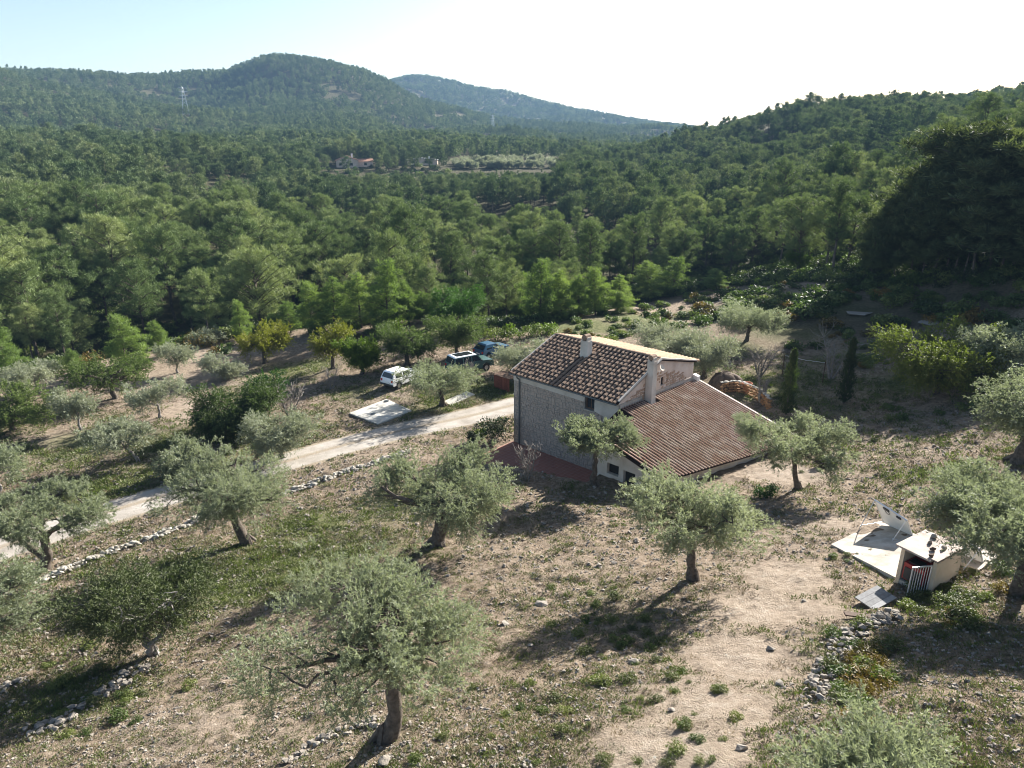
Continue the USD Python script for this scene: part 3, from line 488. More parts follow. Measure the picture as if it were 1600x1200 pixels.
lg = turned(wall(gab, .45), 90, (-L + .45, 0, 0)); part(farm, 'wall', lg, MT['rubble_mortar'])
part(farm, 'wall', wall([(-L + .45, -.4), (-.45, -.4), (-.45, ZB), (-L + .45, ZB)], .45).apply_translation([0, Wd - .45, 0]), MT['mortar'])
ls = rubble(rng, -Wd + .1, -.05, .05, 5.2, proud=(.012, .045)); ls.apply_transform(trimesh.transformations.rotation_matrix(-math.pi / 2, [0, 0, 1])); ls.apply_translation([-L, 0, 0])
part(farm, 'wall_stones', ls, MT['wall_stone'], kind='stuff')
w = holder(farm, 'window'); tag(w, 'dark upper window under the eaves')
part(w, 'frame', joined([box(-2.74, -2.66, .16, .24, 4.46, 5.41), box(-2.01, -1.93, .16, .24, 4.46, 5.41), box(-2.66, -2.01, .16, .24, 5.34, 5.41), box(-2.66, -2.01, .16, .24, 4.46, 4.53), box(-2.36, -2.31, .165, .235, 4.53, 5.34)]), MT['dark_wood'])
part(w, 'pane', box(-2.66, -2.01, .19, .20, 4.53, 5.34), MT['glass_dark'])
part(w, 'sill', box(-2.84, -1.84, -.10, .14, 4.38, 4.447), MT['old_concrete'])
w = holder(farm, 'window'); tag(w, 'tiny square window high in the gable')
part(w, 'frame', joined([box(-.20, -.14, 5.105, 5.16, 5.36, 5.995), box(-.20, -.14, 5.54, 5.595, 5.36, 5.995)]), MT['dark_wood']); part(w, 'pane', box(-.19, -.17, 5.16, 5.54, 5.36, 5.99), MT['glass_dark'])
# main roof
sl = math.hypot(Wd / 2, ZR - ZE); es = np.array([0, -Wd / 2, -(ZR - ZE)]) / sl; ex = np.array([1.0, 0, 0]); OH = .32
def roof_board(y0, z0, y1, z1, x0, x1, th=.10, up=.02):
    m = wall([(y0, z0 + up), (y1, z1 + up), (y1, z1 + up + th), (y0, z0 + up + th)], x1 - x0); m = turned(m, 90, (x1, 0, 0)); return m
k = (ZR - ZE) / (Wd / 2); k2 = (ZR - ZB) / (Wd / 2); sl2 = math.hypot(Wd / 2, ZR - ZB)
rf = holder(farm, 'roof')
part(rf, 'deck', roof_board(-OH, ZE - OH * k, Wd / 2, ZR, -L - .12, .10), MT['pan_tile'])
part(rf, 'deck', roof_board(Wd / 2 + .003, ZR, Wd + OH, ZB - OH * k2, -L - .12, .10), MT['pan_tile'])
def slope_tiles(rng, origin, ex, es, width, length, pitch, row, tl, rt, rb, lift=.03):
    nc = int(width / pitch); nr = int(math.ceil((length) / row)); cs = np.array([((i + .5) * width / nc, j * row) for i in range(nc) for j in range(nr) if (i, j) != (-1, 0)])
    ps = np.array([(i * width / nc, j * row) for i in range(nc + 1) for j in range(nr)])
    c = tiles(rng, cs, (origin,), ex, es, tl, rt, rb, lift + .035); p = tiles(rng, ps, (origin,), ex, es, tl, rt * .95, rt * .9, lift + .02, True, .5)
    return c, p
top = np.array([-L - .1, Wd / 2, ZR + .10])
c, p = slope_tiles(rng, top, ex, es, L + .18, sl + OH + .02, .345, .43, .46, .098, .132)
part(rf, 'cover_tiles', c, MT['tile'], smooth=40, kind='stuff', label='buff and orange barrel tiles with dark lichen'); part(rf, 'channel_tiles', p, MT['pan_tile'], kind='stuff')
es2 = np.array([0, Wd / 2, -(ZR - ZB)]) / sl2; top2 = np.array([-L - .1, Wd / 2 + .02, ZR + .10])
c, p = slope_tiles(rng, top2, ex, es2, L + .18, sl2 + OH + .02, .325, .41, .47, .092, .118)
part(rf, 'cover_tiles', c, MT['pale_tile'], smooth=40, kind='stuff', label='barrel tiles of the rear slope, sunlight put into their pale colour'); part(rf, 'channel_tiles', p, MT['tile'], kind='stuff')
rc = np.array([(0.0, j * .40) for j in range(int((L + .2) / .40))])
part(rf, 'ridge_tiles', tiles(rng, rc, (np.array([-L - .1, Wd / 2, ZR + .17]),), np.array([0, 1.0, 0]), np.array([1.0, 0, 0]), .46, .12, .135), MT['tile'], smooth=40, kind='stuff')
def verge(y0, z0, y1, z1, x, w=.16, h=.10): return roof_board(y0, z0, y1, z1, x, x + w, h, .135)
for s_ in (0, 1):
    x = (.0, -L - .13)[s_]
    part(rf, 'verge_mortar', joined([verge(-OH * .6, ZE - OH * .6 * k, Wd / 2, ZR, x), verge(Wd / 2 + .002, ZR, Wd + OH * .6, ZB - OH * .6 * k2, x)]), MT['plaster'])
gp = np.array([[-L - .1, -OH - .07, ZE - OH * k + .03], [.05, -OH - .07, ZE - OH * k + .0]])
part(farm, 'gutter', tri(tube(np.linspace(gp[0], gp[1], 12), .065, 8)), MT['zinc'], smooth=40)
dp = np.array([[-8.62, -OH - .07, ZE - .12], [-8.62, -OH - .05, ZE - .25], [-8.62, -.14, ZE - .42], [-8.62, -.12, ZE - .6], [-8.62, -.12, 3], [-8.62, -.12, .06]])
part(farm, 'drainpipe', tri(tube(dp, .055, 8)), MT['zinc'], smooth=40)
def chimney(x0, y0, wx, wy, z0, z1, label, m):
    ch = holder(farm, 'chimney'); tag(ch, label)
    t = .04
    b = box(x0, x0 + wx, y0, y0 + wy, z0, z1); v = b.vertices.copy(); cxy = np.array([x0 + wx / 2, y0 + wy / 2]); hi = v[:, 2] > z1 - .01
    v[hi, :2] = cxy + (v[hi, :2] - cxy) * .86; b.vertices = v; part(ch, 'stack', b, m)
    ax, ay, sx, sy = x0 + wx * .12, y0 + wy * .12, wx * .76, wy * .76
    part(ch, 'cap_support', joined([box(ax, ax + .12, ay, ay + sy, z1, z1 + .26), box(ax + sx - .12, ax + sx, ay, ay + sy, z1, z1 + .26)]), m)
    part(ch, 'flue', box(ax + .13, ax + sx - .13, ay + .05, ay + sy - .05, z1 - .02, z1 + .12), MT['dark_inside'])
    r_ = .5 * sx + .04
    part(ch, 'cap', tri(merge([tube([[x0 + wx / 2, ay - .04, z1 + .25], [x0 + wx / 2, ay + sy + .04, z1 + .25]], r_ * .72, 8)])), MT['tile'], smooth=40)
chimney(-5.62, 3.05, .72, .62, 6.25, 8.05, 'plastered chimney standing on the front roof slope', MT['plaster'])
chimney(.03, 3.0, .56, .56, 3.9, 7.72, 'tall pale chimney built against the gable wall', MT['plaster'])
# annex
def az_(u, v): return 5.1 - .0515 * v - .30 * u
def eave_u(v): return 5.85 + (v + 4.2) * 2.45 / 14.4
an = holder(farm, 'annex'); tag(an, 'low annex under a sloping red-brown tiled roof')
aex = np.array([0, 1.0, -.0515]); aex /= np.linalg.norm(aex); aes = np.array([1, 0, -.30]); aes /= np.linalg.norm(aes)
cells, pans = [], []
pitch = .30
for i, v in enumerate(np.arange(-4.2, 10.1, pitch)):
    for lst, vv in ((cells, v + pitch / 2), (pans, v)):
        u0 = 1.05 if vv < -.05 else (.08 if not 2.6 < vv < 3.75 else .75)
        n = int(math.ceil((eave_u(vv) - u0 + .15) / .40)); st = (eave_u(vv) - u0 + .12) / n
        for j in range(n): lst.append((vv, (u0 + j * st) / aes[0]))
O_ = np.array([0, 0, 5.1]) 
ct = np.array(cells); pt = np.array(pans)
def ann(cells_, inv, r0, r1, lift):
    # plane point: across runs along v, down along u
    return tiles(rng, cells_, (O_,), aex, aes, .455, r0, r1, lift, inv, .6, .008)
part(an, 'cover_tiles', ann(ct, False, .066, .074, .10), MT['old_tile'], smooth=40, kind='stuff', label='long ribs of weathered red-brown barrel tiles')
part(an, 'channel_tiles', ann(pt, True, .09, .085, .045), MT['old_pan'], kind='stuff')
def ann_poly(pts, th, dz):
    v = np.array([[u, w_, az_(u, w_) + dz + t] for t in (0, th) for u, w_ in pts]); n = len(pts)
    f = [[0, i + 1, i] for i in range(1, n - 1)] + [[n, n + i, n + i + 1] for i in range(1, n - 1)] + sum([[[i, (i + 1) % n, n + (i + 1) % n], [i, n + (i + 1) % n, n + i]] for i in range(n)], [])
    return trimesh.Trimesh(v, f, process=True)
part(an, 'deck', ann_poly([(1.02, -4.25), (eave_u(-4.25) + .1, -4.25), (eave_u(10.1) + .1, 10.1), (.02, 10.1), (.02, -.03), (1.02, -.03)], .06, -.07), MT['pan_tile'])
DOOR, HOLE = (3.22, 1.6, 4.05, 3.3), (2.05, 2.72, 2.9, 3.42)
part(an, 'wall', wall([(1.05, -.2), (5.8, -.2), (5.8, az_(5.8, -4.1) - .08), (1.05, az_(1.05, -4.1) - .08)], .35, [DOOR, HOLE]).apply_translation([0, -4.1, 0]), MT['plaster'], label='cream shaded end wall with doorway and window')
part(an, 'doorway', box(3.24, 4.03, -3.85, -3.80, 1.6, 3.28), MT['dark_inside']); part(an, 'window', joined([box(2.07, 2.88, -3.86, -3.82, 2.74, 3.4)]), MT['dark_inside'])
part(an, 'wall', turned(wall([(-3.7, -.2), (-.03, -.2), (-.03, az_(1, 0) - .08), (-3.7, az_(1, -3.7) - .08)], .3), 90, (1.35, 0, 0)), MT['plaster'])
e0, e1 = np.array([eave_u(-3.7) - .25, -3.7]), np.array([eave_u(10) - .25, 10.0]); el = np.linalg.norm(e1 - e0); ea = math.degrees(math.atan2(*(e1 - e0)[::-1]))
part(an, 'wall', turned(wall([(0, -.2), (el, -.2), (el, az_(*e1) - .09), (0, az_(*e0) - .09)], .3), ea, (e0[0], e0[1], 0)), MT['plaster'])
part(an, 'wall', wall([(.05, -.2), (e1[0] - .3, -.2), (e1[0] - .3, az_(e1[0] - .3, 10) - .09), (.05, az_(.05, 10) - .09)], .3).apply_translation([0, 9.7, 0]), MT['plaster'])
part(an, 'flashing', joined([turned(wall([(0, az_(0, 0) + .0), (2.7, az_(0, 2.7)), (2.7, az_(0, 2.7) + .32), (0, az_(0, 0) + .32)], .05), 90, (.055, 0, 0)), turned(wall([(3.65, az_(0, 3.65)), (9.73, az_(0, 9.73)), (9.73, az_(0, 9.73) + .32), (3.65, az_(0, 3.65) + .32)], .05), 90, (.055, 0, 0))]), MT['mortar'])
part(an, 'coping', ann_poly([(.0, 9.73), (.4, 9.73), (.4, 10.15), (.0, 10.15)], .5, .0), MT['white_render'])
part(an, 'coping', ann_poly([(.4, 10.0), (eave_u(10.1), 10.0), (eave_u(10.1), 10.2), (.4, 10.2)], .12, .05), MT['plaster'])
# satellite dish on the gable
sd = thing('satellite_dish', 'small white satellite dish fixed to the gable beside the tall chimney', 'satellite dish', from_house(.06, 4.45, 6.75), HROT)
a = np.linspace(0, 2 * np.pi, 17)[:-1]; dv = [[.30, 0, 0]] + [[.30 + .07, .12 * math.cos(t), .12 * math.sin(t)] for t in a] + [[.30 + .12, .24 * math.cos(t), .24 * math.sin(t)] for t in a]
df = [[0, 1 + i, 1 + (i + 1) % 16] for i in range(16)] + sum([[[1 + i, 17 + i, 17 + (i + 1) % 16], [1 + i, 17 + (i + 1) % 16, 1 + (i + 1) % 16]] for i in range(16)], [])
dish = trimesh.Trimesh(dv, df, process=False); dish.apply_transform(trimesh.transformations.rotation_matrix(-.6, [0, 1, 0])); part(sd, 'dish', dish, MT['plaster'], smooth=40)
part(sd, 'bracket', tri(tube([[-.02, 0, -.1], [.18, 0, -.1], [.27, 0, .17]], .022, 6)), MT['galvanised'])

# ------------------------------------------------------------------ small things round the house
def at_px(px, py): g = G(px, py); return g
def heading(a, b):
    p, q = G(*a), G(*b); return math.degrees(math.atan2(q[1] - p[1], q[0] - p[0]))
# slabs
NOGO = []
def slab(name, pxs, label, th=.14, up=.10, m='concrete', lid=None):
    pts = np.array([G(*p) for p in pxs]); c = pts.mean(0); NOGO.append(sg.Polygon(pts[:, :2]).buffer(.05)); t = thing(name, label, 'concrete slab', c)
    z = pts[:, 2] - c[2]; n = len(pts); top_ = np.column_stack([pts[:, :2] - c[:2], z + up]); bot = np.column_stack([pts[:, :2] - c[:2], z - .3])
    v = np.vstack([bot, top_]); f = [[0, i + 1, i] for i in range(1, n - 1)] + [[n, n + i, n + i + 1] for i in range(1, n - 1)] + sum([[[i, (i + 1) % n, n + (i + 1) % n], [i, n + (i + 1) % n, n + i]] for i in range(n)], [])
    m_ = trimesh.Trimesh(v, f, process=False); trimesh.repair.fix_normals(m_); part(t, 'slab', m_, MT[m])
    for l in (lid or []):
        g = G(*l) - c; cy = trimesh.creation.cylinder(.22, .05, sections=14); cy.apply_translation([g[0], g[1], np.interp(0, [-1, 1], [z.mean(), z.mean()]) + up + .012]); part(t, 'lid', cy, MT['zinc'])
    return t
slab('septic_slab', ((546, 647), (604, 625), (644, 643), (590, 664)), 'pale trapezoid concrete slab lying in grass above the gravel drive', lid=((604, 630), (583, 648)))
slab('path_slab', ((693, 628), (730, 612), (742, 617), (704, 634)), 'small grey concrete slab beside the olive nearest the white car', up=.06)
# wooden bin by the house
bp_ = G(772, 606); wb = thing('wooden_bin', 'reddish wooden plank store standing against the left end of the farmhouse', 'wooden store', bp_, HROT)
for i in range(9): part(wb, 'plank', box(i * .21, i * .21 + .2, 0, .035, 0, 1.25 + .02 * (i % 3)), MT['red_wood'])
for i in range(6): part(wb, 'plank', turned(box(i * .21, i * .21 + .2, 0, .035, 0, 1.22), 90, (-.002, .04, 0)), MT['red_wood'])
part(wb, 'lid', box(-.06, 1.95, -.05, 1.35, 1.29, 1.34), MT['dark_wood'])
# ------------------------------------------------------------------ vehicles (local x forward, y to the left, z up)
def profile_body(pts, half, taper=None):
    m = trimesh.creation.extrude_polygon(sg.Polygon(pts), 2 * half, engine='earcut'); v = m.vertices.copy()
    v = np.stack([v[:, 0], v[:, 2] - half, v[:, 1]], -1)
    if taper:
        z0, z1, k = taper; t = np.clip((v[:, 2] - z0) / (z1 - z0), 0, 1); v[:, 1] *= 1 - k * t
    m.vertices = v; m.invert(); return m
def wheel(parent, x, y, r, wdt):
    h = holder(parent, 'wheel'); s = 1 if y > 0 else -1
    t = trimesh.creation.annulus(r * .58, r, wdt, sections=20); t.apply_transform(trimesh.transformations.rotation_matrix(math.pi / 2, [1, 0, 0])); t.apply_translation([x, y, r]); part(h, 'tyre', t, MT['rubber'], smooth=40)
    c = trimesh.creation.cylinder(r * .58, wdt * .8, sections=16); c.apply_transform(trimesh.transformations.rotation_matrix(math.pi / 2, [1, 0, 0])); c.apply_translation([x, y, r]); part(h, 'rim', c, MT['wheel_metal'], smooth=40)
def vehicle(name, label, loc, rz, body_pts, cabin_pts, half, roof_half, paint, roof_paint, wheels, side_windows, belt, roof_z, tail, extra=None):
    """side_windows: quads in (x, z); cabin_pts: trapezoid rear-bottom, front-bottom, front-top, rear-top."""
    t = thing(name, label, 'car', loc, rz)
    part(t, 'body', profile_body(body_pts, half, (belt - .35, belt, .03)), MT[paint], smooth=25)
    (xa, za), (xb, zb), (xc, zc), (xd, zd) = cabin_pts; h0, h1 = half * .965, roof_half
    cab = trimesh.convex.convex_hull([[xa, s * h0, za] for s in (1, -1)] + [[xb, s * h0, zb] for s in (1, -1)] + [[xc, s * h1, zc] for s in (1, -1)] + [[xd, s * h1, zd] for s in (1, -1)])
    part(t, 'cabin', cab, MT[paint], smooth=25)
    roof = trimesh.convex.convex_hull([[xc + .02, s * (h1 + .01), zc - .03] for s in (1, -1)] + [[xd - .04, s * (h1 + .01), zd - .03] for s in (1, -1)] + [[xc - .12, s * (h1 - .09), zc + .055] for s in (1, -1)] + [[xd + .12, s * (h1 - .09), zd + .055] for s in (1, -1)])
    part(t, 'roof', roof, MT[roof_paint], smooth=25)
    def hw(z): return h0 + (h1 - h0) * (z - za) / (zc - za)
    for q in side_windows:
        for s in (1, -1):
            o = np.array([[x, s * (hw(z) + .006), z] for x, z in q]); i_ = o - [0, s * .03, 0]
            m = trimesh.convex.convex_hull(np.vstack([o, i_])); part(t, 'window', m, MT['glass_dark'])
    def screen(a, b, nm, off):
        (x0, z0), (x1, z1) = a, b; p0, p1 = .12, .88; pts = []
        for p in (p0, p1):
            x, z = x0 + (x1 - x0) * p, z0 + (z1 - z0) * p
            for s in (1, -1): pts += [[x + off, s * hw(z) * .88, z], [x - off * 3, s * hw(z) * .88, z - .01]]
        part(t, nm, trimesh.convex.convex_hull(pts), MT['glass_dark'])
    screen((xa, za), (xd, zd), 'rear_window', -.012); screen((xb, zb), (xc, zc), 'windscreen', .012)
    for x, r in wheels:
        for s in (1, -1): wheel(t, x, s * (half - .09), r, .19)
    x_r = min(p[0] for p in body_pts); x_f = max(p[0] for p in body_pts)
    part(t, 'bumper', box(x_r - .09, x_r + .06, -half * .95, half * .95, .42, .56), MT['black_plastic']); part(t, 'bumper', box(x_f - .06, x_f + .09, -half * .95, half * .95, .42, .56), MT['black_plastic'])
    for s in (1, -1):
        part(t, 'tail_light', box(x_r - .015, x_r + .05, s * half * .8 - .09, s * half * .8 + .09, tail - .12, tail + .08), MT['red_light'])
        part(t, 'headlight', box(x_f - .05, x_f + .012, s * half * .72 - .1, s * half * .72 + .1, tail - .1, tail + .08), MT['glass_dark'])
        part(t, 'mirror', box(xb - .28, xb - .14, s * (half + .08) - .08, s * (half + .08) + .08, belt + .02, belt + .16), MT['black_plastic'])
    part(t, 'number_plate', box(x_r - .02, x_r + .03, -.24, .24, .62, .73), MT['plate'])
    if extra: extra(t)
    return t
hd = heading((606, 606), (660, 586))
pa = G(628, 600)
niva_body = [(-1.85, .42), (-1.52, .42), (-1.45, .70), (-1.15, .86), (-.85, .70), (-.78, .38), (.72, .38), (.80, .70), (1.1, .86), (1.4, .70), (1.47, .42), (1.85, .45), (1.87, .78), (1.78, .98), (.62, 1.05), (-1.80, 1.06), (-1.88, .80)]
def niva_x(t):
    part(t, 'side_trim', joined([box(-1.7, 1.7, -.846, -.836, .74, .79), box(-1.7, 1.7, .836, .846, .74, .79)]), MT['black_plastic'])
vehicle('parked_car', 'small boxy white three-door off-road car parked on the grass', pa, hd, niva_body, [(-1.82, 1.04), (.72, 1.04), (.22, 1.58), (-1.55, 1.60)], .84, .66, 'white_paint', 'white_paint', [(-1.15, .34), (1.1, .34)],
        [[(-1.50, 1.10), (-.62, 1.10), (-.62, 1.50), (-1.40, 1.50)], [(-.50, 1.10), (.52, 1.10), (.20, 1.50), (-.50, 1.50)]], 1.05, 1.6, .88, niva_x)
est_body = [(-2.25, .45), (-1.85, .42), (-1.78, .75), (-1.4, .93), (-1.02, .75), (-.95, .42), (.95, .42), (1.02, .75), (1.4, .93), (1.78, .75), (1.85, .45), (2.25, .5), (2.27, .85), (2.15, 1.08), (.95, 1.18), (-2.22, 1.18), (-2.28, .85)]
def est_x(t):
    part(t, 'roof_panel', box(-1.7, .1, -.5, .5, 1.905, 1.925), MT['glass_dark'], label='dark panel let into the pale roof')
vehicle('parked_car', 'green four-wheel-drive estate with a white roof beside the house', G(734, 580), heading((700, 590), (762, 577)), est_body, [(-2.22, 1.16), (1.0, 1.16), (.45, 1.84), (-2.05, 1.86)], .90, .74, 'green_paint', 'white_paint', [(-1.4, .38), (1.4, .38)],
        [[(-2.02, 1.23), (-1.22, 1.23), (-1.22, 1.75), (-1.95, 1.75)], [(-1.1, 1.23), (-.28, 1.23), (-.28, 1.75), (-1.1, 1.75)], [(-.16, 1.23), (.78, 1.23), (.40, 1.75), (-.16, 1.75)]], 1.17, 1.86, .98, est_x)
vehicle('parked_car', 'blue hatchback parked furthest back, half hidden behind silvery olive leaves', G(768, 556), heading((745, 566), (790, 552)), niva_body, [(-1.82, 1.04), (.85, 1.04), (.10, 1.50), (-1.30, 1.54)], .84, .64, 'blue_paint', 'blue_paint', [(-1.15, .31), (1.1, .31)],
        [[(-1.35, 1.10), (-.62, 1.10), (-.62, 1.44), (-1.15, 1.44)], [(-.50, 1.10), (.60, 1.10), (.08, 1.44), (-.50, 1.44)]], 1.05, 1.54, .88)

# ------------------------------------------------------------------ generator shed and solar panels on the right
q0, q1 = np.array([14.55, 22.75]), np.array([15.18, 21.72])        # open front: left and right corner
SX, SY = q0, None
fr = (q1 - q0) / np.linalg.norm(q1 - q0); sd_ = np.array([-fr[1], fr[0]])
srot = math.degrees(math.atan2(fr[1], fr[0])); sz = 6.10
shed = thing('generator_shed', 'low rendered box shed with open front and flat slab roof held by stones', 'shed', (q0[0], q0[1], sz), srot)
SWd, SDp, SH = 1.32, 1.75, 1.42
part(shed, 'wall', box(SWd - .14, SWd, 0, SDp, -.5, SH), MT['shed_wall']); part(shed, 'wall', box(0, .14, 0, SDp, -.5, SH), MT['shed_wall']); part(shed, 'wall', box(.142, SWd - .142, SDp - .14, SDp - .003, -.5, SH), MT['shed_wall'])
part(shed, 'floor', box(.142, SWd - .142, .02, SDp - .143, -.3, .05), MT['concrete'])
part(shed, 'roof', box(-.16, SWd - .17, -.16, SDp + .05, SH + .003, SH + .075), MT['roof_sheet'], label='thin pale roof sheet')
part(shed, 'roof', box(SWd - .20, SWd + .03, -.10, SDp + .06, SH + .08, SH + .13), MT['roof_sheet'], label='white capping strip along the right wall')
ge = thing('generator', 'red generator with black grille standing in the open shed', 'generator', (*(q0 + fr * .17 + sd_ * .06), sz + .05), srot)
part(ge, 'body', box(0, .78, 0, 1.0, .1, .78), MT['generator_red']); part(ge, 'grille', box(.06, .72, -.03, -.003, .14, .62), MT['black_plastic']); part(ge, 'panel', box(.1, .55, .1, .5, .785, .84), MT['black_plastic'])
for x in (.08, .64): part(ge, 'foot', box(x, x + .08, .05, .95, 0, .1), MT['black_plastic'])
gt = thing('barred_gate', 'pale metal barred gate standing open at the shed front', 'gate', (*(q1 + fr * -.02 - sd_ * .04), sz + .10), srot - 112)
part(gt, 'frame', joined([box(0, .04, -.02, .02, 0, 1.2), box(.76, .80, -.02, .02, 0, 1.2), box(.04, .76, -.02, .02, 0, .05), box(.04, .76, -.02, .02, 1.15, 1.2)]), MT['galvanised'])
for i in range(6): part(gt, 'bar', box(.13 + i * .105, .148 + i * .105, -.009, .009, .05, 1.15), MT['galvanised'])
rng = np.random.default_rng(5)
for i, (fx, fy) in enumerate(((.42, .95), (.70, .55), (.86, 1.0), (.88, .12), (.30, 1.45))):
    m = rock(rng, .24 + .05 * (i % 3)); p = q0 + fr * fx * 1.15 + sd_ * fy
    solo('weight_stone', m.apply_translation([*p, sz + SH + .075 + .07]), MT['earth' if i % 2 else 'limestone'], 'fist-to-head-sized stone weighing down the shed roof sheet', 'stone', 'stones on the shed roof')
def solar(base_l, base_r, name_label, top_back, wid=None, slabbed=True, hgt=1.25, lean=.75):
    """panel with its foot line from base_l to base_r, seen from behind; leans towards the viewer at the top, propped by two poles."""
    a, b = np.asarray(base_l, float), np.asarray(base_r, float); e = b - a; w = np.linalg.norm(e[:2]); rz = math.degrees(math.atan2(e[1], e[0]))
    t = thing('solar_panel', name_label, 'solar panel', a, rz)
    n = np.array([0, -lean, hgt]); ln = np.linalg.norm(n); n /= ln; nr = np.array([0, hgt, lean]) / ln
    def sheet(x0, x1, s0, s1, d0, d1):
        pts = [np.array([x, 0, .12]) + n * s + nr * d for x in (x0, x1) for s in (s0, s1) for d in (d0, d1)]; return trimesh.convex.convex_hull(pts)
    part(t, 'back_sheet', sheet(.03, w - .03, .03, ln - .03, 0, .012), MT['white_sheet']); part(t, 'cell_face', sheet(.03, w - .03, .03, ln - .03, .014, .03), MT['solar_cell'])
    part(t, 'frame', joined([sheet(0, .03, 0, ln, -.02, .035), sheet(w - .03, w, 0, ln, -.02, .035), sheet(.03, w - .03, 0, .03, -.02, .035), sheet(.03, w - .03, ln - .03, ln, -.02, .035)]), MT['galvanised'])
    part(t, 'junction_box', sheet(w * .28, w * .44, ln - .22, ln - .10, -.06, -.003), MT['black_plastic']); part(t, 'junction_box', sheet(w * .68, w * .80, ln - .22, ln - .12, -.06, -.003), MT['black_plastic'])
    tp = np.array([0, 0, .12]) + n * ln
    ang = np.linspace(0, 2 * np.pi, 15); cc = [np.array([w * .36, 0, .12]) + n * (ln - .33) + np.array([.13 * math.cos(s), 0, 0]) + n * .13 * math.sin(s) - nr * .03 for s in ang]
    part(t, 'cable', tri(tube(cc, .012, 5)), MT['rubber'])
    for x in (.03, w - .03):
        gp_ = a[:2] + (e[:2] / w) * x + np.array([e[1], -e[0]]) / w * (lean + .55)
        gz = float(height(*gp_)) - a[2] + .0
        part(t, 'prop', tri(tube([[x, -lean, tp[2]], [x, -lean - .55, gz]], .018, 6)), MT['galvanised'])
        part(t, 'ground_rail', tri(tube([[x, 0, .12], [x, -lean - .55, gz + .14]], .016, 6)), MT['galvanised'])
    return t
slab('panel_slab', ((1298, 853), (1372, 817), (1452, 845), (1398, 905)), 'stained concrete base slab under the front solar panel', up=.09, m='old_concrete')
slab('panel_slab', ((1462, 862), (1500, 838), (1560, 870), (1530, 893)), 'concrete base slab behind the generator shed, half covered by olive leaves', up=.07, m='old_concrete')
solar(G(1379, 820) + [0, 0, .06], G(1433, 838) + [0, 0, .06], 'front solar panel tilted on the stained slab, cable loop on its white back', None)
solar(G(1487, 790), G(1545, 812), 'solar panel furthest up the slope, partly behind olive leaves', None)
solar(G(1495, 868) + [0, 0, .05], G(1540, 882) + [0, 0, .05], 'solar panel standing just behind the generator shed', None, hgt=.95, lean=.45)
# boards lying in front of the shed
g = (G(1336, 958) + G(1396, 925)) / 2
bd = thing('weathered_board', 'grey weathered board lying on the ground before the shed gate', 'board', g + [0, 0, .16], heading((1338, 956), (1396, 938)), tilt=(4, -3, 0))
for i in range(4): part(bd, 'plank', box(-.62, .62, -.38 + i * .195, -.38 + i * .195 + .188, 0, .04), MT['grey_wood'])
bd2 = thing('broken_plank', 'short rusty brown plank sticking out under the weathered board', 'plank', G(1345, 965) + [0, 0, .06], heading((1328, 962), (1365, 962)), tilt=(0, 4, 0))
part(bd2, 'plank', box(-.55, .55, -.10, .10, 0, .05), MT['dark_wood'])

# ------------------------------------------------------------------ dry stone walls: every stone a piece of its own
def stone_variants(rng, n=10):
    return [rock(rng, 1.0, .75) for _ in range(n)]
_sv = stone_variants(np.random.default_rng(77), 12)
def stone_row(name, label, pxs, n, size, spread, high, seed, limit=300, m='stone_piece', cat='stone wall'):
    rng = np.random.default_rng(seed); line = dense(np.array([G(*p)[:2] for p in pxs]), 200); c = line[100]; c3 = np.array([*c, float(height(*c))])
    t = thing(name, label, cat, c3); d = np.gradient(line, axis=0); d /= np.linalg.norm(d, axis=1)[:, None] + 1e-9
    ks = np.sort(rng.uniform(0, 199, n)); rest = []
    for i, kf in enumerate(ks):
        k_ = int(kf); off = rng.uniform(-spread, spread); p = line[k_] + np.array([-d[k_][1], d[k_][0]]) * off
        s = rng.uniform(*size); lv = rng.random() * high * (1 - .6 * abs(off) / (spread + 1e-6))
        mm = _sv[i % 12].copy(); mm.apply_transform(trimesh.transformations.rotation_matrix(rng.uniform(0, 6.28), [0, 0, 1])); mm.apply_transform(trimesh.transformations.rotation_matrix(rng.uniform(-.35, .35), [1, 0, 0]))
        mm.apply_scale([s * rng.uniform(.85, 1.3), s, s * rng.uniform(.55, .9)]); mm.apply_translation([p[0] - c3[0], p[1] - c3[1], float(height(*p)) - c3[2] + s * .09 + lv])
        if i < limit: part(t, 'stone', mm, MT[m])
        else: rest.append(mm)
    if rest: part(t, 'small_stones', joined(rest), MT[m], kind='stuff')
    return t
stone_row('terrace_wall', 'low dry-stone terrace wall of pale stones running along the gravel drive', ((55, 915), (110, 890), (200, 855), (260, 832), (330, 808), (400, 788), (470, 764), (540, 738), (600, 718), (642, 706)), 620, (.16, .38), .24, .22, 1, 300)
stone_row('stone_heap', 'curved ruined stone wall of grey stones below the generator shed', ((1272, 1096), (1288, 1060), (1305, 1030), (1318, 1008), (1345, 985), (1385, 968), (1405, 960)), 190, (.12, .30), .36, .20, 2, m='limestone')
stone_row('rubble_bank', 'tumbled grey stone bank in tree shade at lower left', ((40, 1150), (90, 1128), (130, 1105), (165, 1080), (200, 1058), (225, 1040)), 120, (.12, .34), .45, .14, 3, m='limestone')
stone_row('rubble_bank', 'short row of stones beside the trunk of the nearest olive', ((440, 1195), (480, 1172), (520, 1150), (545, 1140), (590, 1128)), 60, (.10, .26), .25, .08, 4, m='limestone')
stone_row('rubble_bank', 'small spill of stones at the left picture edge', ((-20, 1085), (10, 1075), (40, 1062)), 26, (.15, .32), .3, .1, 6, m='limestone')
stone_row('stone_edge', 'row of stones edging the slope by the shed wall', ((1448, 925), (1470, 918), (1495, 905), (1515, 892)), 26, (.12, .26), .12, .08, 7, m='limestone')
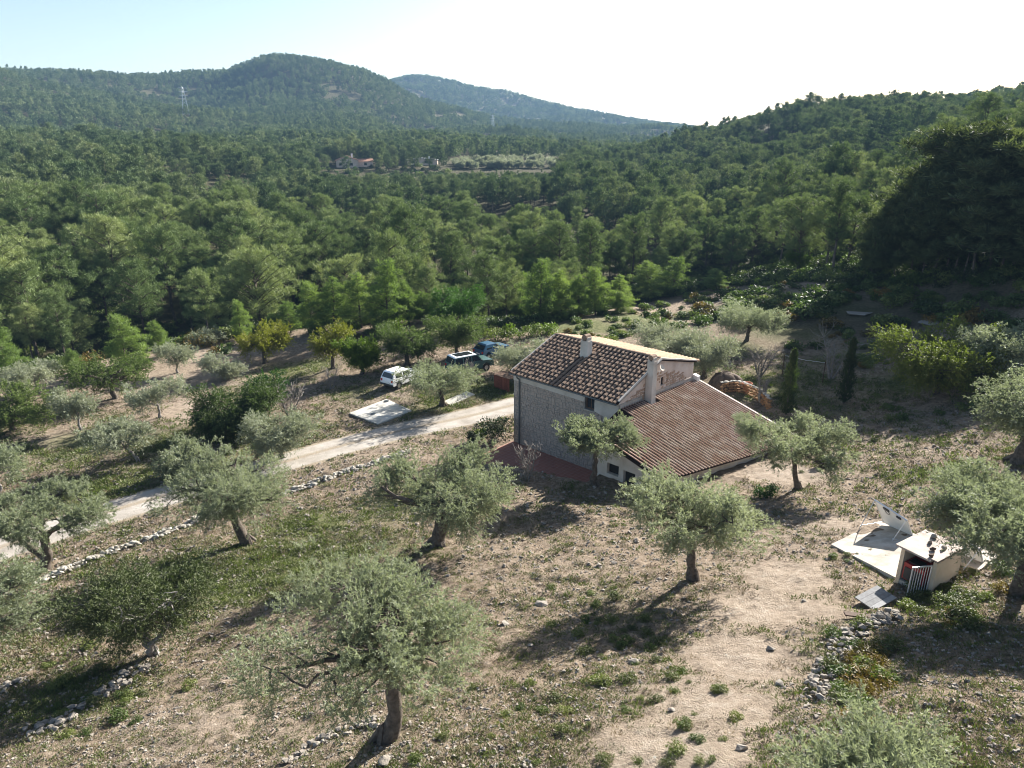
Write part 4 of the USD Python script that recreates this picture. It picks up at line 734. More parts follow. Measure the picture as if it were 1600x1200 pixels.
NOGO.append(sg.Polygon([q0 - .1 * sd_, q1 - .1 * sd_, q1 + 1.8 * sd_, q0 + 1.8 * sd_]))
rng = np.random.default_rng(8)
for i, (px, py, s) in enumerate(((935, 885, .42), (845, 945, .5), (790, 975, .42), (990, 1035, .34), (870, 830, .3), (1325, 1010, .4), (1325, 1060, .45), (1220, 1070, .34), (1160, 1170, .4), (960, 880, .3), (770, 1135, .25), (300, 1130, .2), (425, 1070, .2), (600, 1190, .35), (495, 990, .25), (1300, 870, .35), (1330, 880, .3), (1290, 875, .3), (1255, 940, .25), (1205, 1015, .3), (700, 900, .25), (1030, 905, .22), (1520, 725, .5), (1545, 735, .6), (1500, 735, .4), (830, 1010, .25), (1050, 1110, .22))):
    g = G(px, py); m = rock(rng, s, .6); m.apply_translation(g + [0, 0, s * .10])
    solo('loose_rock', m, MT['limestone'], 'pale limestone rock lying loose on the stony slope', 'rock', 'loose rocks on the slope')

# ------------------------------------------------------------------ behind the house: oven wall, pot, mound
cw = thing('garden_wall', 'curved low wall of orange stone with whitish coping behind the annex roof', 'stone wall', G(1165, 625))
c0 = G(1165, 625)
line = dense(np.array([atz(*p, .5)[:2] for p in ((1128, 612), (1148, 609), (1172, 616), (1192, 628), (1203, 640))]), 26)
rng = np.random.default_rng(14)
for i in range(25):
    for j in range(4):
        p = line[i] + rng.normal(size=2) * .04; m = _sv[(i * 3 + j) % 12].copy(); m.apply_scale([.36, .36, .30]); m.apply_translation([p[0] - c0[0], p[1] - c0[1], .12 + j * .24]); part(cw, 'stone', m, MT['orange_stone'])
for i in range(0, 25): m = _sv[i % 12].copy(); m.apply_scale([.44, .44, .18]); m.apply_translation([*(line[i] - c0[:2] + rng.normal(size=2) * .05), 1.06]); part(cw, 'coping_stone', m, MT['stone_piece'])
pot = thing('terracotta_pot', 'terracotta pot standing behind the orange stone wall', 'pot', G(1166, 612)); pr = np.array([[.0, 0], [.26, 0], [.36, .5], [.42, .72], [.47, .74], [.47, .84], [.40, .84], [.36, .6], [0, .58]])
part(pot, 'pot', trimesh.creation.revolve(pr, sections=18), MT['terracotta_pot'], smooth=30)
gmd = G(1135, 605); em = trimesh.creation.icosphere(3, 1.0); v = em.vertices.copy(); v *= (1 + .35 * (meshkit.fbm(v * 2.2 + 9, 3, 4) - .5))[:, None]; v[:, 2] = np.abs(v[:, 2]); em.vertices = v * [1.75, 1.35, 1.75]; em.apply_translation(gmd + [0, 0, -.3])
solo('earth_mound', em, MT['earth'], 'steep brown earth mound just behind the back corner of the annex', 'mound', smooth=60)
# clothes line between the two posts in the back garden
p0, p1 = G(1222, 585), G(1285, 598); cl = thing('clothes_line', 'thin pale clothes line strung across the shaded back garden', 'clothes line', p0); dlt = p1 - p0
part(cl, 'line', tri(tube([[0, 0, 1.9], dlt * .5 + [0, 0, 1.8], dlt + [0, 0, 1.9]], .012, 5)), MT['white_paint'])
for q in (np.zeros(3), dlt): part(cl, 'post', tri(tube([q + [0, 0, -.2], q + [0, 0, 2.0]], .04, 6)), MT['dark_wood'])

# ------------------------------------------------------------------ far buildings and pylons
def far_house(name, label, px, py, rz, w, d, h, rise, wallm, roofm, annex=None, cat='house'):
    g = G(px, py); t = thing(name, label, cat, g, rz)
    pl = [(0, -3), (w, -3), (w, h), (w / 2, h + rise), (0, h)]
    wins = [(w * .16, 1.0, w * .16 + 1.3, 2.2), (w * .60, .9, w * .60 + 1.6, 2.3)]
    part(t, 'wall', wall(pl, .4, wins), MT[wallm]); part(t, 'wall', wall(pl, .4).apply_translation([0, d - .4, 0]), MT[wallm])
    for x in (0, w - .4): part(t, 'wall', box(x, x + .4, .402, d - .402, -3, h), MT[wallm])
    for wn in wins:
        part(t, 'window', box(wn[0], wn[2], .2, .25, wn[1], wn[3]), MT['glass_dark']); part(t, 'shutter', box(wn[0] - .45, wn[0] - .02, -.06, -.01, wn[1], wn[3]), MT['shutter'])
    k_ = rise / (w / 2)
    for s in (0, 1):
        pts = [(-.5, h - .5 * k_ + .03), (w / 2, h + rise + .03), (w / 2, h + rise + .25), (-.5, h - .5 * k_ + .25)]
        if s: pts = [(w - a_, b_) for a_, b_ in pts]
        part(t, 'roof', wall(pts, d + .8).apply_translation([0, -.4, 0]), MT[roofm])
    if annex:
        for (x0, x1, y0, y1, hh) in annex:
            part(t, 'wing', box(x0, x1, y0, y1, -3, hh), MT[wallm]); part(t, 'roof', trimesh.convex.convex_hull([[x, y, hh + .01] for x in (x0 - .4, x1 + .4) for y in (y0 - .4, y1 + .4)] + [[x, (y0 + y1) / 2, hh + 1.2] for x in (x0 - .4, x1 + .4)]), MT[roofm])
            part(t, 'window', box(x0 + (x1 - x0) * .4, x0 + (x1 - x0) * .4 + 1.4, y0 - .04, y0 - .005, 1.0, 2.2), MT['glass_dark'])
    part(t, 'chimney', box(w * .7, w * .7 + .9, d * .5, d * .5 + .9, h, h + rise + 1.1), MT['far_white'])
    return t
far_house('hillside_house', 'distant pink-walled villa with tiled roof among the pines', 526, 262, 14, 11, 9, 3.4, 2.2, 'far_wall', 'far_roof', annex=[(11.0, 18.5, 2.5, 9.0, 2.9)])
far_house('hillside_house', 'distant long low white-roofed building right of the pink villa', 636, 258, 4, 16, 6, 2.6, .8, 'far_wall', 'far_white')
def pylon(px, py, dist, h, label):
    d = ray(px, py); xy = d[:2] / np.hypot(*d[:2]) * dist; z = float(height(*xy)); t = thing('power_pylon', label, 'pylon', (*xy, z), 20)
    br = []
    def wd(zz): return 2.6 * (1 - zz / h) + .5
    for sx in (-1, 1):
        for sy in (-1, 1): br.append(tube([[sx * wd(0), sy * wd(0), -1], [sx * wd(h), sy * wd(h), h]], .16, 4))
    for i in range(8):
        a_, b_ = h * i / 8, h * (i + 1) / 8
        for sy in (-1, 1): br += [tube([[-wd(a_), sy * wd(a_), a_], [wd(b_), sy * wd(b_), b_]], .10, 3), tube([[wd(a_), sy * wd(a_), a_], [-wd(b_), sy * wd(b_), b_]], .10, 3)]
    part(t, 'lattice', tri(merge(br)), MT['galvanised'])
    for zz in (h * .68, h * .82, h * .95): part(t, 'cross_arm', tri(tube([[-4.2, 0, zz], [4.2, 0, zz]], .2, 4)), MT['galvanised'])
pylon(290, 172, 820, 26, 'pale lattice power pylon rising from the wooded hill at left')
pylon(770, 195, 1150, 28, 'small lattice power pylon far off where the hills meet')

# ------------------------------------------------------------------ vegetation builders (local, metres, base at the origin)
def unit(a): return a / (np.linalg.norm(a, axis=-1, keepdims=True) + 1e-9)
def cards(P, D, Wv, L, W):
    """rhombic leaves: start P, unit direction D, unit width direction Wv, lengths L, widths W."""
    L, W = np.broadcast_to(L, len(P))[:, None], np.broadcast_to(W, len(P))[:, None]
    a, c = P, P + D * L; m = P + D * L * .45; b, d = m + Wv * W * .5, m - Wv * W * .5
    v = np.stack([a, b, c, d], 1).reshape(-1, 3); k = np.arange(len(P)) * 4
    f = np.concatenate([np.stack([k, k + 1, k + 2], 1), np.stack([k, k + 2, k + 3], 1)])
    return v, f
def curve(rng, a, b, n, wob, sag=0.0):
    t = np.linspace(0, 1, n)[:, None]; p = a + (b - a) * t
    w = np.cumsum(rng.normal(size=(n, 3)) * wob, 0); w -= w[:1]; w -= t * w[-1:] * .7
    p = p + w; p[:, 2] += sag * np.sin(np.pi * t[:, 0]); return p
def leafy(rng, C, rad, crown_c, n_tw, per, L, W, up=.35, out=.6, twig=(.7, 1.3), droop=.25, flat=1.0):
    C = np.asarray(C); rad = np.broadcast_to(rad, len(C)); cnt = np.maximum(2, (n_tw * (rad / rad.mean()) ** 2).astype(int)); idx = np.repeat(np.arange(len(C)), cnt); T = len(idx)
    rd = unit(rng.normal(size=(T, 3))); rd[:, 2] *= flat
    S = C[idx] + rd * (rad[idx] * rng.random(T) ** .5 * .75)[:, None]
    o = unit(C[idx] - crown_c)
    d = unit(rng.normal(size=(T, 3)) * .55 + rd * .5 + o * out + np.array([0, 0, up])); ln = rad[idx] * rng.uniform(*twig, T) * .8
    t = (np.arange(per) + rng.random((T, per))) / per
    P = S[:, None] + d[:, None] * (ln[:, None] * t)[..., None]; P[..., 2] -= droop * ln[:, None] * t ** 2
    P = P.reshape(-1, 3); dd = np.repeat(d, per, 0)
    D = unit(dd * .7 + rng.normal(size=P.shape) * .6); Wv = unit(np.cross(D, rng.normal(size=P.shape) + [0, 0, .6]))
    k = rng.uniform(.7, 1.25, len(P))
    return cards(P, D, Wv, L * k, W * k), (S, d, ln)
def olive_tree(seed, H=4.8, Rx=3.0, Ry=None, trunk=1.5, lean=(0.0, 0.0), r0=.2, limbs=4, subs=6, clump=.62, n_tw=26, per=13, L=.12, W=.034, fork=None, low=.42, wob=.05, up=.35, holes=.0, top=.0, cshift=0.0):
    """trunk, branches, crown meshes of an open spreading tree."""
    rng = np.random.default_rng(seed); Ry = Ry or Rx * .92; tubes, brs, C, CR = [], [], [], []
    base = np.array([0, 0, -.35]); tip = np.array([lean[0], lean[1], trunk])
    tp = curve(rng, base, tip, 9, wob); tr = np.interp(np.linspace(0, 1, 9), [0, .16, .35, 1], [r0 * 1.75, r0 * 1.25, r0, r0 * .85]) * rng.uniform(.9, 1.12, 9)
    tubes.append(tube(tp, tr, 9))
    for k in range(4):  # root flare
        a_ = rng.uniform(0, 6.28); tubes.append(tube([[math.cos(a_) * r0 * 2.3, math.sin(a_) * r0 * 2.3, -.25], [math.cos(a_) * r0 * 1.0, math.sin(a_) * r0 * 1.0, .12], [0, 0, .5]], [r0 * .35, r0 * .55, r0 * .4], 6))
    tips = [(tip, r0 * .85)]
    if fork is not None:
        q = curve(rng, tp[3], np.array([fork[0], fork[1], trunk * 1.15]), 7, wob); tubes.append(tube(q, np.linspace(r0 * .8, r0 * .6, 7), 8)); tips.append((q[-1], r0 * .6))
    cc = np.array([lean[0] * 1.2 + cshift, lean[1] * 1.2, H * .55])
    a0 = rng.uniform(0, 6.28)
    for i in range(limbs):
        st, rr = tips[i % len(tips)]; a_ = a0 + i * 6.283 / limbs + rng.uniform(-.35, .35); e_ = rng.uniform(.5, .78)
        end = np.array([cc[0] + math.cos(a_) * Rx * e_, cc[1] + math.sin(a_) * Ry * e_, H * rng.uniform(low + .14, .80)])
        if i == 0 and top: end = np.array([cc[0] + top, cc[1], H * .92])
        lp = curve(rng, st, end, 8, wob * 1.6, .12 * H * .3); lr = np.linspace(rr * .62, rr * .16, 8); brs.append(tube(lp, lr, 6))
        for j in range(subs):
            t_ = rng.uniform(.30, 1.0) if j else 1.0; s0 = lp[min(7, int(t_ * 7))]; d_ = unit(rng.normal(size=3) * [1, 1, .45] + unit(s0 - cc) * .5 + [0, 0, .15])
            rest = np.array([Rx, Ry, H * .5]); e2 = s0 + d_ * rng.uniform(.25, .55) * rest * [1, 1, .75]
            q = (e2 - cc) / [Rx, Ry, H * (.47 if e2[2] > cc[2] else .5 - low + .42 - .3)]; m_ = np.linalg.norm(q)
            if m_ > .95: e2 = cc + (e2 - cc) / m_ * rng.uniform(.82, .97)
            e2[2] = max(e2[2], H * low * rng.uniform(.85, 1.2))
            sp = curve(rng, s0, e2, 6, wob * 1.1); brs.append(tube(sp, np.linspace(lr[min(7, int(t_ * 7))] * .6 + .012, .012, 6), 5))
            if rng.random() < holes: continue
            C.append(e2); CR.append(clump * rng.uniform(.7, 1.25))
            if rng.random() < .75: C.append(sp[3] + rng.normal(size=3) * .2); CR.append(clump * rng.uniform(.55, .95))
            for _ in range(2): C.append(e2 * .82 + sp[2] * .18 + rng.normal(size=3) * clump * [.8, .8, .35] + [0, 0, clump * .45]); CR.append(clump * rng.uniform(.45, .85))
    (lv, lf), (S, d, ln) = leafy(rng, C, np.array(CR), cc, n_tw * DENSE, per, L, W * 1.12, up)
    pick = rng.choice(len(S), min(len(S), 90), replace=False)
    for k in pick: brs.append(tube([S[k], S[k] + d[k] * ln[k] * .8], [.010, .004], 3, cap=False))
    return merge(tubes), merge(brs), (lv, lf)
DENSE = .62
def bare_tree(seed, H, Rr, stems=4, n=90, r0=.07, thin=.008):
    rng = np.random.default_rng(seed); tk, br = [], []
    for i in range(stems):
        a_ = i * 6.283 / stems + rng.uniform(-.4, .4); e_ = np.array([math.cos(a_) * Rr * rng.uniform(.3, .7), math.sin(a_) * Rr * rng.uniform(.3, .7), H * rng.uniform(.6, .85)])
        p = curve(rng, np.array([math.cos(a_) * r0, math.sin(a_) * r0, -.2]), e_, 8, .05); tk.append(tube(p, np.linspace(r0, .02, 8), 6))
        for j in range(n // stems):
            s0 = p[rng.integers(2, 8)]; d_ = unit(rng.normal(size=3) * [.8, .8, .4] + unit(np.array([s0[0], s0[1], .3 * H])) * .5 + [0, 0, .55]); l_ = rng.uniform(.25, .55) * Rr
            q = curve(rng, s0, s0 + d_ * l_, 4, .04); br.append(tube(q, np.linspace(thin * 1.7, thin * .6, 4), 3, cap=False))
            for _ in range(2):
                b0 = q[rng.integers(1, 4)]; br.append(tube([b0, b0 + unit(d_ + rng.normal(size=3) * .7) * l_ * .5], [thin, thin * .5], 3, cap=False))
    return merge(tk), merge(br)
def puff_cards(rng, C, rad, n, L, W, ell=(1, 1, .8), tang=.75):
    """needle sprays lying roughly on the surface of soft clumps, so that a clump shades like a puff."""
    C = np.asarray(C); rad = np.broadcast_to(rad, len(C)); cnt = np.maximum(3, (n * (rad / rad.mean()) ** 2).astype(int)); idx = np.repeat(np.arange(len(C)), cnt)
    nrm = unit(rng.normal(size=(len(idx), 3)) + [0, 0, .25]); P = C[idx] + nrm * np.array(ell) * (rad[idx] * rng.uniform(.55, 1.08, len(idx)))[:, None]
    N = unit(nrm + rng.normal(size=P.shape) * tang * .6); D = unit(np.cross(N, rng.normal(size=P.shape)) + nrm * .45); Wv = unit(np.cross(N, D)); k = rng.uniform(.7, 1.3, len(P))
    return cards(P - D * (L * k * .5)[:, None], D, Wv, L * k, W * k)
def needles(rng, C, rad, n, L, W, up=.45):
    """fine needle sprays through soft clumps, mostly near their surface and pointing outwards and up."""
    C = np.asarray(C); rad = np.broadcast_to(rad, len(C)); cnt = np.maximum(3, (n * (rad / rad.mean()) ** 2).astype(int)); idx = np.repeat(np.arange(len(C)), cnt)
    nrm = unit(rng.normal(size=(len(idx), 3)) + [0, 0, .3]); P = C[idx] + nrm * [1, 1, .85] * (rad[idx] * rng.random(len(idx)) ** .45)[:, None]
    D = unit(nrm * .8 + [0, 0, up] + rng.normal(size=P.shape) * .45); Wv = unit(np.cross(D, unit(np.cross(D, nrm)) + rng.normal(size=P.shape) * .7)); k = rng.uniform(.6, 1.35, len(P))
    return cards(P - D * (L * k * .4)[:, None], D, Wv, L * k, W * k)
def pine(seed, H=10.0, Rr=3.0, low=.3, whorls=8, clump=.62, n=70, L=.45, W=.05, shape='round', trunk_r=.17, bend=.4, sides=6, ts=(.5, .78, 1.0)):
    rng = np.random.default_rng(seed); top_ = np.array([rng.uniform(-bend, bend), rng.uniform(-bend, bend), H * .96])
    tp = curve(rng, np.array([0, 0, -.5]), top_, 9, .06); tk = [tube(tp, np.linspace(trunk_r, trunk_r * .16, 9), sides)]; br, C, CR = [], [], []
    ecc = rng.uniform(-.22, .22, 2)
    for w_ in range(whorls):
        f = low + (1 - low) * (w_ + .25) / whorls; g = (f - low) / (1 - low)
        if shape == 'round': rr = Rr * max(.22, math.sin(math.pi * (.16 + .80 * g))) ** .7
        elif shape == 'cone': rr = Rr * (1 - g) ** .75 * (.6 + .4 * min(1, g * 6)) + .15
        else: rr = Rr * (.45 + .55 * min(1, g * 1.8)) * (1 - g * .72)
        nb = max(3, int(round(2.6 + 3.2 * rr / Rr))); c0_ = tp[min(8, int(f * 8))] * [1, 1, 0] + [0, 0, f * H]; a0 = rng.uniform(0, 6.28)
        for i in range(nb):
            a_ = a0 + i * 6.283 / nb + rng.uniform(-.4, .4); r_ = rr * rng.uniform(.5, 1.18) * (1 + ecc[0] * math.cos(a_) + ecc[1] * math.sin(a_))
            e_ = c0_ + np.array([math.cos(a_) * r_, math.sin(a_) * r_, r_ * rng.uniform(.12, .6)])
            br.append(tube(np.array([c0_ - [0, 0, .2 * r_], (c0_ + e_) / 2 - [0, 0, .04 * r_], e_]), [trunk_r * .3, trunk_r * .18, .02], 4, cap=False))
            for t_ in ts:
                if r_ * t_ < clump * .7 and t_ < .9: continue
                C.append(c0_ + (e_ - c0_) * t_ + rng.normal(size=3) * clump * .28); CR.append(clump * rng.uniform(.6, 1.2) * (.75 + .3 * (1 - t_)))
    for q in (.90, .96, 1.0): C.append(top_ * [1, 1, 0] + [0, 0, H * q]); CR.append(clump * .55)
    return merge(tk), merge(br), needles(rng, C, np.array(CR), n, L, W)
def shrub(seed, H=1.2, Rr=1.0, n=9, cl=.5, cards_n=60, L=.22, W=.09):
    rng = np.random.default_rng(seed); a_ = rng.uniform(0, 6.28, n); r_ = Rr * np.sqrt(rng.random(n)) * .75
    C = np.stack([np.cos(a_) * r_, np.sin(a_) * r_, H * rng.uniform(.25, .72, n) * (1 - .4 * (r_ / Rr))], 1)
    st = merge([tube([[0, 0, -.1], c * .9], [.03, .012], 4, cap=False) for c in C])
    return st, puff_cards(rng, C, cl * rng.uniform(.7, 1.2, n), cards_n, L, W, (1, 1, .85))
def cypress(seed, H, Rr, n=3600, L=.22, W=.07):
    rng = np.random.default_rng(seed); z = rng.random(n) ** .9; a_ = rng.uniform(0, 6.28, n); prof = Rr * np.minimum(1, z * 7 + .25) * (1 - z) ** .55 * (.85 + .3 * np.sin(z * 23 + a_ * 2))
    r_ = prof * rng.uniform(.55, 1.05, n); P = np.stack([np.cos(a_) * r_, np.sin(a_) * r_, .1 + z * H * .97], 1); o = np.stack([np.cos(a_), np.sin(a_), 0 * a_], 1)
    D = unit(o * .35 + [0, 0, 1] + rng.normal(size=P.shape) * .25); Wv = unit(np.cross(D, o + rng.normal(size=P.shape) * .4)); return tube([[0, 0, -.3], [0, 0, H * .9]], [.09, .02], 6), cards(P, D, Wv, L * rng.uniform(.7, 1.3, n), W)
# ------------------------------------------------------------------ placed trees
def metrics(px, py):
    g = G(px, py); s = np.linalg.norm(g - [0, 0, CAMH]); dep = math.asin((CAMH - g[2]) / s); return g, s, dep
def size_at(px, py, wpx, hpx):
    """base on the ground; real width and height from the outline's pixels."""
    g, s, dep = metrics(px, py); w_ = wpx * s / FP; dir_ = ray(px, py); hd_ = dir_[:2] / np.hypot(*dir_[:2]); rr = w_ / 2
    # the top pixel row belongs to the crown's far upper edge: search the height whose projection reaches it
    best = None
    for H in np.arange(.4, 22, .05):
        q = np.array([g + [*(hd_ * rr * .35), H]]); y = proj(q)[0, 1]
        if y <= py - hpx: best = H; break
    return g, w_ / 2, best or 20.0
def tree_thing(name, label, cat, g, parts_, mats, rz=0.0, group=None, names=('trunk', 'branches', 'crown')):
    t = thing(name, label, cat, g, rz, group)
    for n_, m_, a_ in zip(names, parts_, mats): part(t, n_, m_, MT[a_], smooth=(50 if n_ == 'trunk' else False), kind='stuff' if n_ == 'branches' else None)
    return t
def cross(px, py):                                       # world direction of the picture's rightward axis is +x; leans are given in metres along x
    return G(px, py)
OL = 'olive_leaf'
def olive_at(px, py, wpx, hpx, label, seed, lean_px=0.0, cat='olive tree', name='olive_tree', leafm=OL, barkm='bark', **kw):
    g, r_, H = size_at(px, py, wpx, hpx); s = np.linalg.norm(g - [0, 0, CAMH]); lx = lean_px * s / FP
    H, r_ = H * .94, r_ * .93; kw.setdefault('trunk', H * .33); kw.setdefault('r0', .045 * H)
    return tree_thing(name, label, cat, g, olive_tree(seed, H=H, Rx=r_, lean=(lx, kw.pop('ly', 0.0)), **kw), (barkm, barkm, leafm))
near = dict(n_tw=30, per=14, subs=7, limbs=5)
olive_at(600, 1155, 380, 278, 'nearest grey-green olive tree, its dark trunk leaning right at bottom centre', 101, 26, trunk=2.8, r0=.20, n_tw=21, per=24, L=.10, W=.022, limbs=7, subs=8, clump=.56, low=.58, holes=.15, cshift=-1.25, top=1.2)
olive_at(1085, 905, 205, 183, 'round olive tree on a slender curved trunk in front of the annex roof', 102, -10, r0=.17, trunk=2.1, n_tw=22, per=22, L=.115, W=.026, limbs=6, subs=7, low=.46, clump=.55)
olive_at(685, 850, 240, 166, 'old thick-trunked wide olive tree before the terracotta yard', 103, 6, r0=.36, trunk=1.7, fork=(.75, .2), n_tw=24, per=22, L=.12, W=.028, limbs=7, subs=8, low=.38, clump=.66)
olive_at(388, 848, 196, 160, 'olive tree leaning left beside the stone terrace wall and gravel drive', 104, -20, r0=.26, trunk=1.9, n_tw=24, per=20, L=.125, W=.03, limbs=7, subs=7, low=.38, clump=.66)
olive_at(68, 890, 190, 138, 'olive tree with a dark forked trunk between drive and terrace wall', 105, 12, r0=.24, trunk=1.9, fork=(-1.1, .1), n_tw=22, per=20, L=.125, W=.03, limbs=7, subs=7, low=.66, clump=.5)
olive_at(242, 1022, 190, 172, 'scrubby half-bare tree with grey twisted twigs and dark leaves', 106, -6, name='wild_olive_tree', r0=.16, trunk=1.0, fork=(.5, .1), n_tw=30, per=11, limbs=7, subs=9, low=.30, clump=.60, leafm='wild_leaf', barkm='grey_bark', holes=.25, wob=.09)
olive_at(1247, 765, 195, 134, 'olive tree with slim leaning trunk by the annex eaves and round bush', 107, -14, r0=.15, trunk=2.2, n_tw=23, per=20, L=.13, W=.03, limbs=6, subs=7, low=.48, clump=.56)
olive_at(930, 757, 135, 112, 'olive tree growing close against the house front and annex end wall', 108, 0, r0=.16, trunk=2.5, n_tw=22, per=20, L=.13, W=.03, limbs=6, subs=7, low=.62, clump=.5)
olive_at(1595, 925, 290, 190, 'dense olive tree at the right picture edge over the solar panels', 109, -6, r0=.22, trunk=2.1, n_tw=34, per=22, L=.11, W=.025, limbs=8, subs=8, low=.44, clump=.6)
olive_at(1588, 722, 140, 165, 'dark thick-trunked olive tree on the slope above the solar panels', 110, 6, r0=.34, trunk=1.7, limbs=6, subs=6, n_tw=26, clump=.75, L=.14, W=.042)
olive_at(-22, 1030, 175, 150, 'olive tree cut by the left edge of the picture', 112, 0, r0=.2, limbs=6, subs=6, n_tw=26, low=.38)
olive_at(692, 634, 142, 76, 'pale olive tree on the grass between the white car and the drive', 113, -4, r0=.22, trunk=1.6, limbs=6, subs=6, n_tw=26, per=11, L=.15, W=.045, clump=.72)
olive_at(1045, 572, 120, 74, 'broad silvery olive tree behind the pale rear roof slope', 114, 0, leafm='silver_leaf', low=.2, limbs=7, subs=6, n_tw=28, per=11, L=.17, W=.05, clump=.9)
olive_at(1100, 590, 90, 82, 'silvery olive tree rising behind the far corner of the gable', 115, 0, leafm='silver_leaf', low=.15, limbs=6, subs=6, n_tw=28, per=11, L=.17, W=.05, clump=.85)
olive_at(1168, 532, 100, 66, 'greyish olive tree alone on the slope behind the garden', 116, 0, leafm=OL, low=.42, limbs=6, subs=6, n_tw=28, per=11, L=.17, W=.05, clump=.8)
olive_at(822, 585, 105, 62, 'silvery olive tree at the far left corner of the farmhouse roof', 117, 0, leafm='silver_leaf', low=.15, limbs=6, subs=6, n_tw=26, per=11, L=.16, W=.05, clump=.8)
olive_at(1562, 596, 120, 98, 'bluish olive tree right of the yellow-green tree on the slope', 118, 0, limbs=6, subs=6, n_tw=28, per=11, L=.16, W=.05, clump=.8, low=.3)
olive_at(440, 716, 110, 78, 'pale olive tree across the drive, just behind the leaning olive', 119, 0, limbs=6, subs=6, n_tw=26, per=11, L=.15, W=.045, clump=.7, low=.25, leafm='silver_leaf')
olive_at(1390, 1310, 350, 108, 'leafy olive tree top rising from below the picture at bottom right', 111, 0, r0=.2, trunk=1.4, n_tw=22, per=24, limbs=7, subs=8, low=.38, clump=.56, L=.095, W=.021)
# grove across the drive
for px, py, w_, h_, lab, sd2, lm, kw in (
    (40, 634, 46, 72, 'small pale young olive at the far left of the grove', 201, 'silver_leaf', dict(low=.3, limbs=4, subs=5)),
    (127, 672, 50, 70, 'slender pale young olive with a thin straight trunk in the grove', 202, 'silver_leaf', dict(low=.35, limbs=4, subs=5)),
    (277, 582, 46, 52, 'thin-stemmed small grey olive at the back of the grove', 203, 'silver_leaf', dict(low=.42, limbs=4, subs=5)),
    (250, 652, 84, 66, 'spreading pale olive in the middle of the grove', 204, 'silver_leaf', dict(low=.4, limbs=5, subs=5)),
    (216, 722, 96, 78, 'pale olive leaning left on a twisting trunk near the drive', 205, 'silver_leaf', dict(low=.42, limbs=5, subs=5, lean_px=-14)),
    (352, 592, 58, 46, 'low round silver-grey olive bush on bare pinkish soil', 206, 'silver_leaf', dict(low=.12, limbs=6, subs=5, trunk=.4)),
    (2, 768, 84, 82, 'grey olive at the left edge above the drive', 207, 'olive_leaf', dict(low=.38, limbs=5, subs=5)),
    (288, 742, 56, 60, 'bushy small olive thicket at the near edge of the grove', 208, 'olive_leaf', dict(low=.15, limbs=6, subs=5, trunk=.4)),
    (60, 615, 60, 60, 'second small pale olive from the left at the back of the grove', 209, 'silver_leaf', dict(low=.3, limbs=4, subs=5)),
    (322, 540, 46, 30, 'small greyish shrubby olive by the forest edge', 210, 'silver_leaf', dict(low=.2, limbs=4, subs=5))):
    kw = dict(kw); olive_at(px, py, w_, h_, lab, sd2, kw.pop('lean_px', 0), leafm=lm, barkm='grey_bark', n_tw=20, per=10, L=.16, W=.05, clump=.6, r0=.09, **kw)
for px, py, w_, h_, lab, sd2, lm, nm, cat, kw in (
    (180, 622, 112, 80, 'wide dark green almond tree standing in the grove', 301, 'almond_leaf', 'almond_tree', 'almond tree', dict(low=.3, r0=.22, limbs=7, subs=6)),
    (20, 672, 120, 78, 'yellowish green bushy tree at the left edge of the grove', 302, 'almond_leaf', 'almond_tree', 'almond tree', dict(low=.12, limbs=7, subs=6)),
    (372, 676, 118, 84, 'large dark green carob tree beside the drive', 303, 'carob_leaf', 'carob_tree', 'carob tree', dict(low=.12, limbs=8, subs=7, clump=.9, n_tw=34)),
    (420, 640, 56, 66, 'bright green leafy tree behind the dark carob', 304, 'green_leaf', 'leafy_tree', 'tree', dict(low=.12, limbs=6, subs=6)),
    (414, 567, 82, 70, 'yellow-leaved autumn tree with a dark trunk by the forest edge', 305, 'yellow_leaf', 'almond_tree', 'almond tree', dict(low=.28, r0=.2, limbs=7, subs=6)),
    (521, 576, 64, 74, 'sparse yellow-topped tree with grey bare lower twigs', 306, 'yellow_leaf', 'almond_tree', 'almond tree', dict(low=.42, limbs=6, subs=5, holes=.2)),
    (567, 584, 56, 64, 'compact round citrus tree with dark glossy yellow-green leaves', 307, 'lime_leaf', 'citrus_tree', 'citrus tree', dict(low=.12, limbs=7, subs=6, n_tw=34)),
    (636, 572, 104, 84, 'broad grey-green almond tree behind the white car', 308, 'almond_leaf', 'almond_tree', 'almond tree', dict(low=.22, r0=.22, limbs=8, subs=7)),
    (716, 556, 106, 78, 'broad green almond tree above the green estate car', 309, 'almond_leaf', 'almond_tree', 'almond tree', dict(low=.3, r0=.2, limbs=8, subs=7)),
    (715, 520, 90, 90, 'tall bright green tree rising behind the almond trees', 310, 'green_leaf', 'leafy_tree', 'tree', dict(low=.15, limbs=8, subs=7)),
    (1460, 616, 172, 128, 'sprawling yellow-green mulberry with bare inner twigs on the right slope', 311, 'mulberry_leaf', 'mulberry_tree', 'tree', dict(low=.22, limbs=10, subs=9, holes=.15, r0=.2, trunk=1.0, n_tw=30, clump=.85)),
    (1245, 428, 30, 42, 'bright lime-green small tree at the foot of the dark pines', 312, 'lime_leaf', 'leafy_tree', 'tree', dict(low=.3, limbs=5, subs=5))):
    kw = dict(kw); kw.setdefault('n_tw', 20); kw.setdefault('clump', .66); olive_at(px, py, w_, h_, lab, sd2, 0, cat=cat, name=nm, leafm=lm, per=11, L=.14, W=.062, **kw)
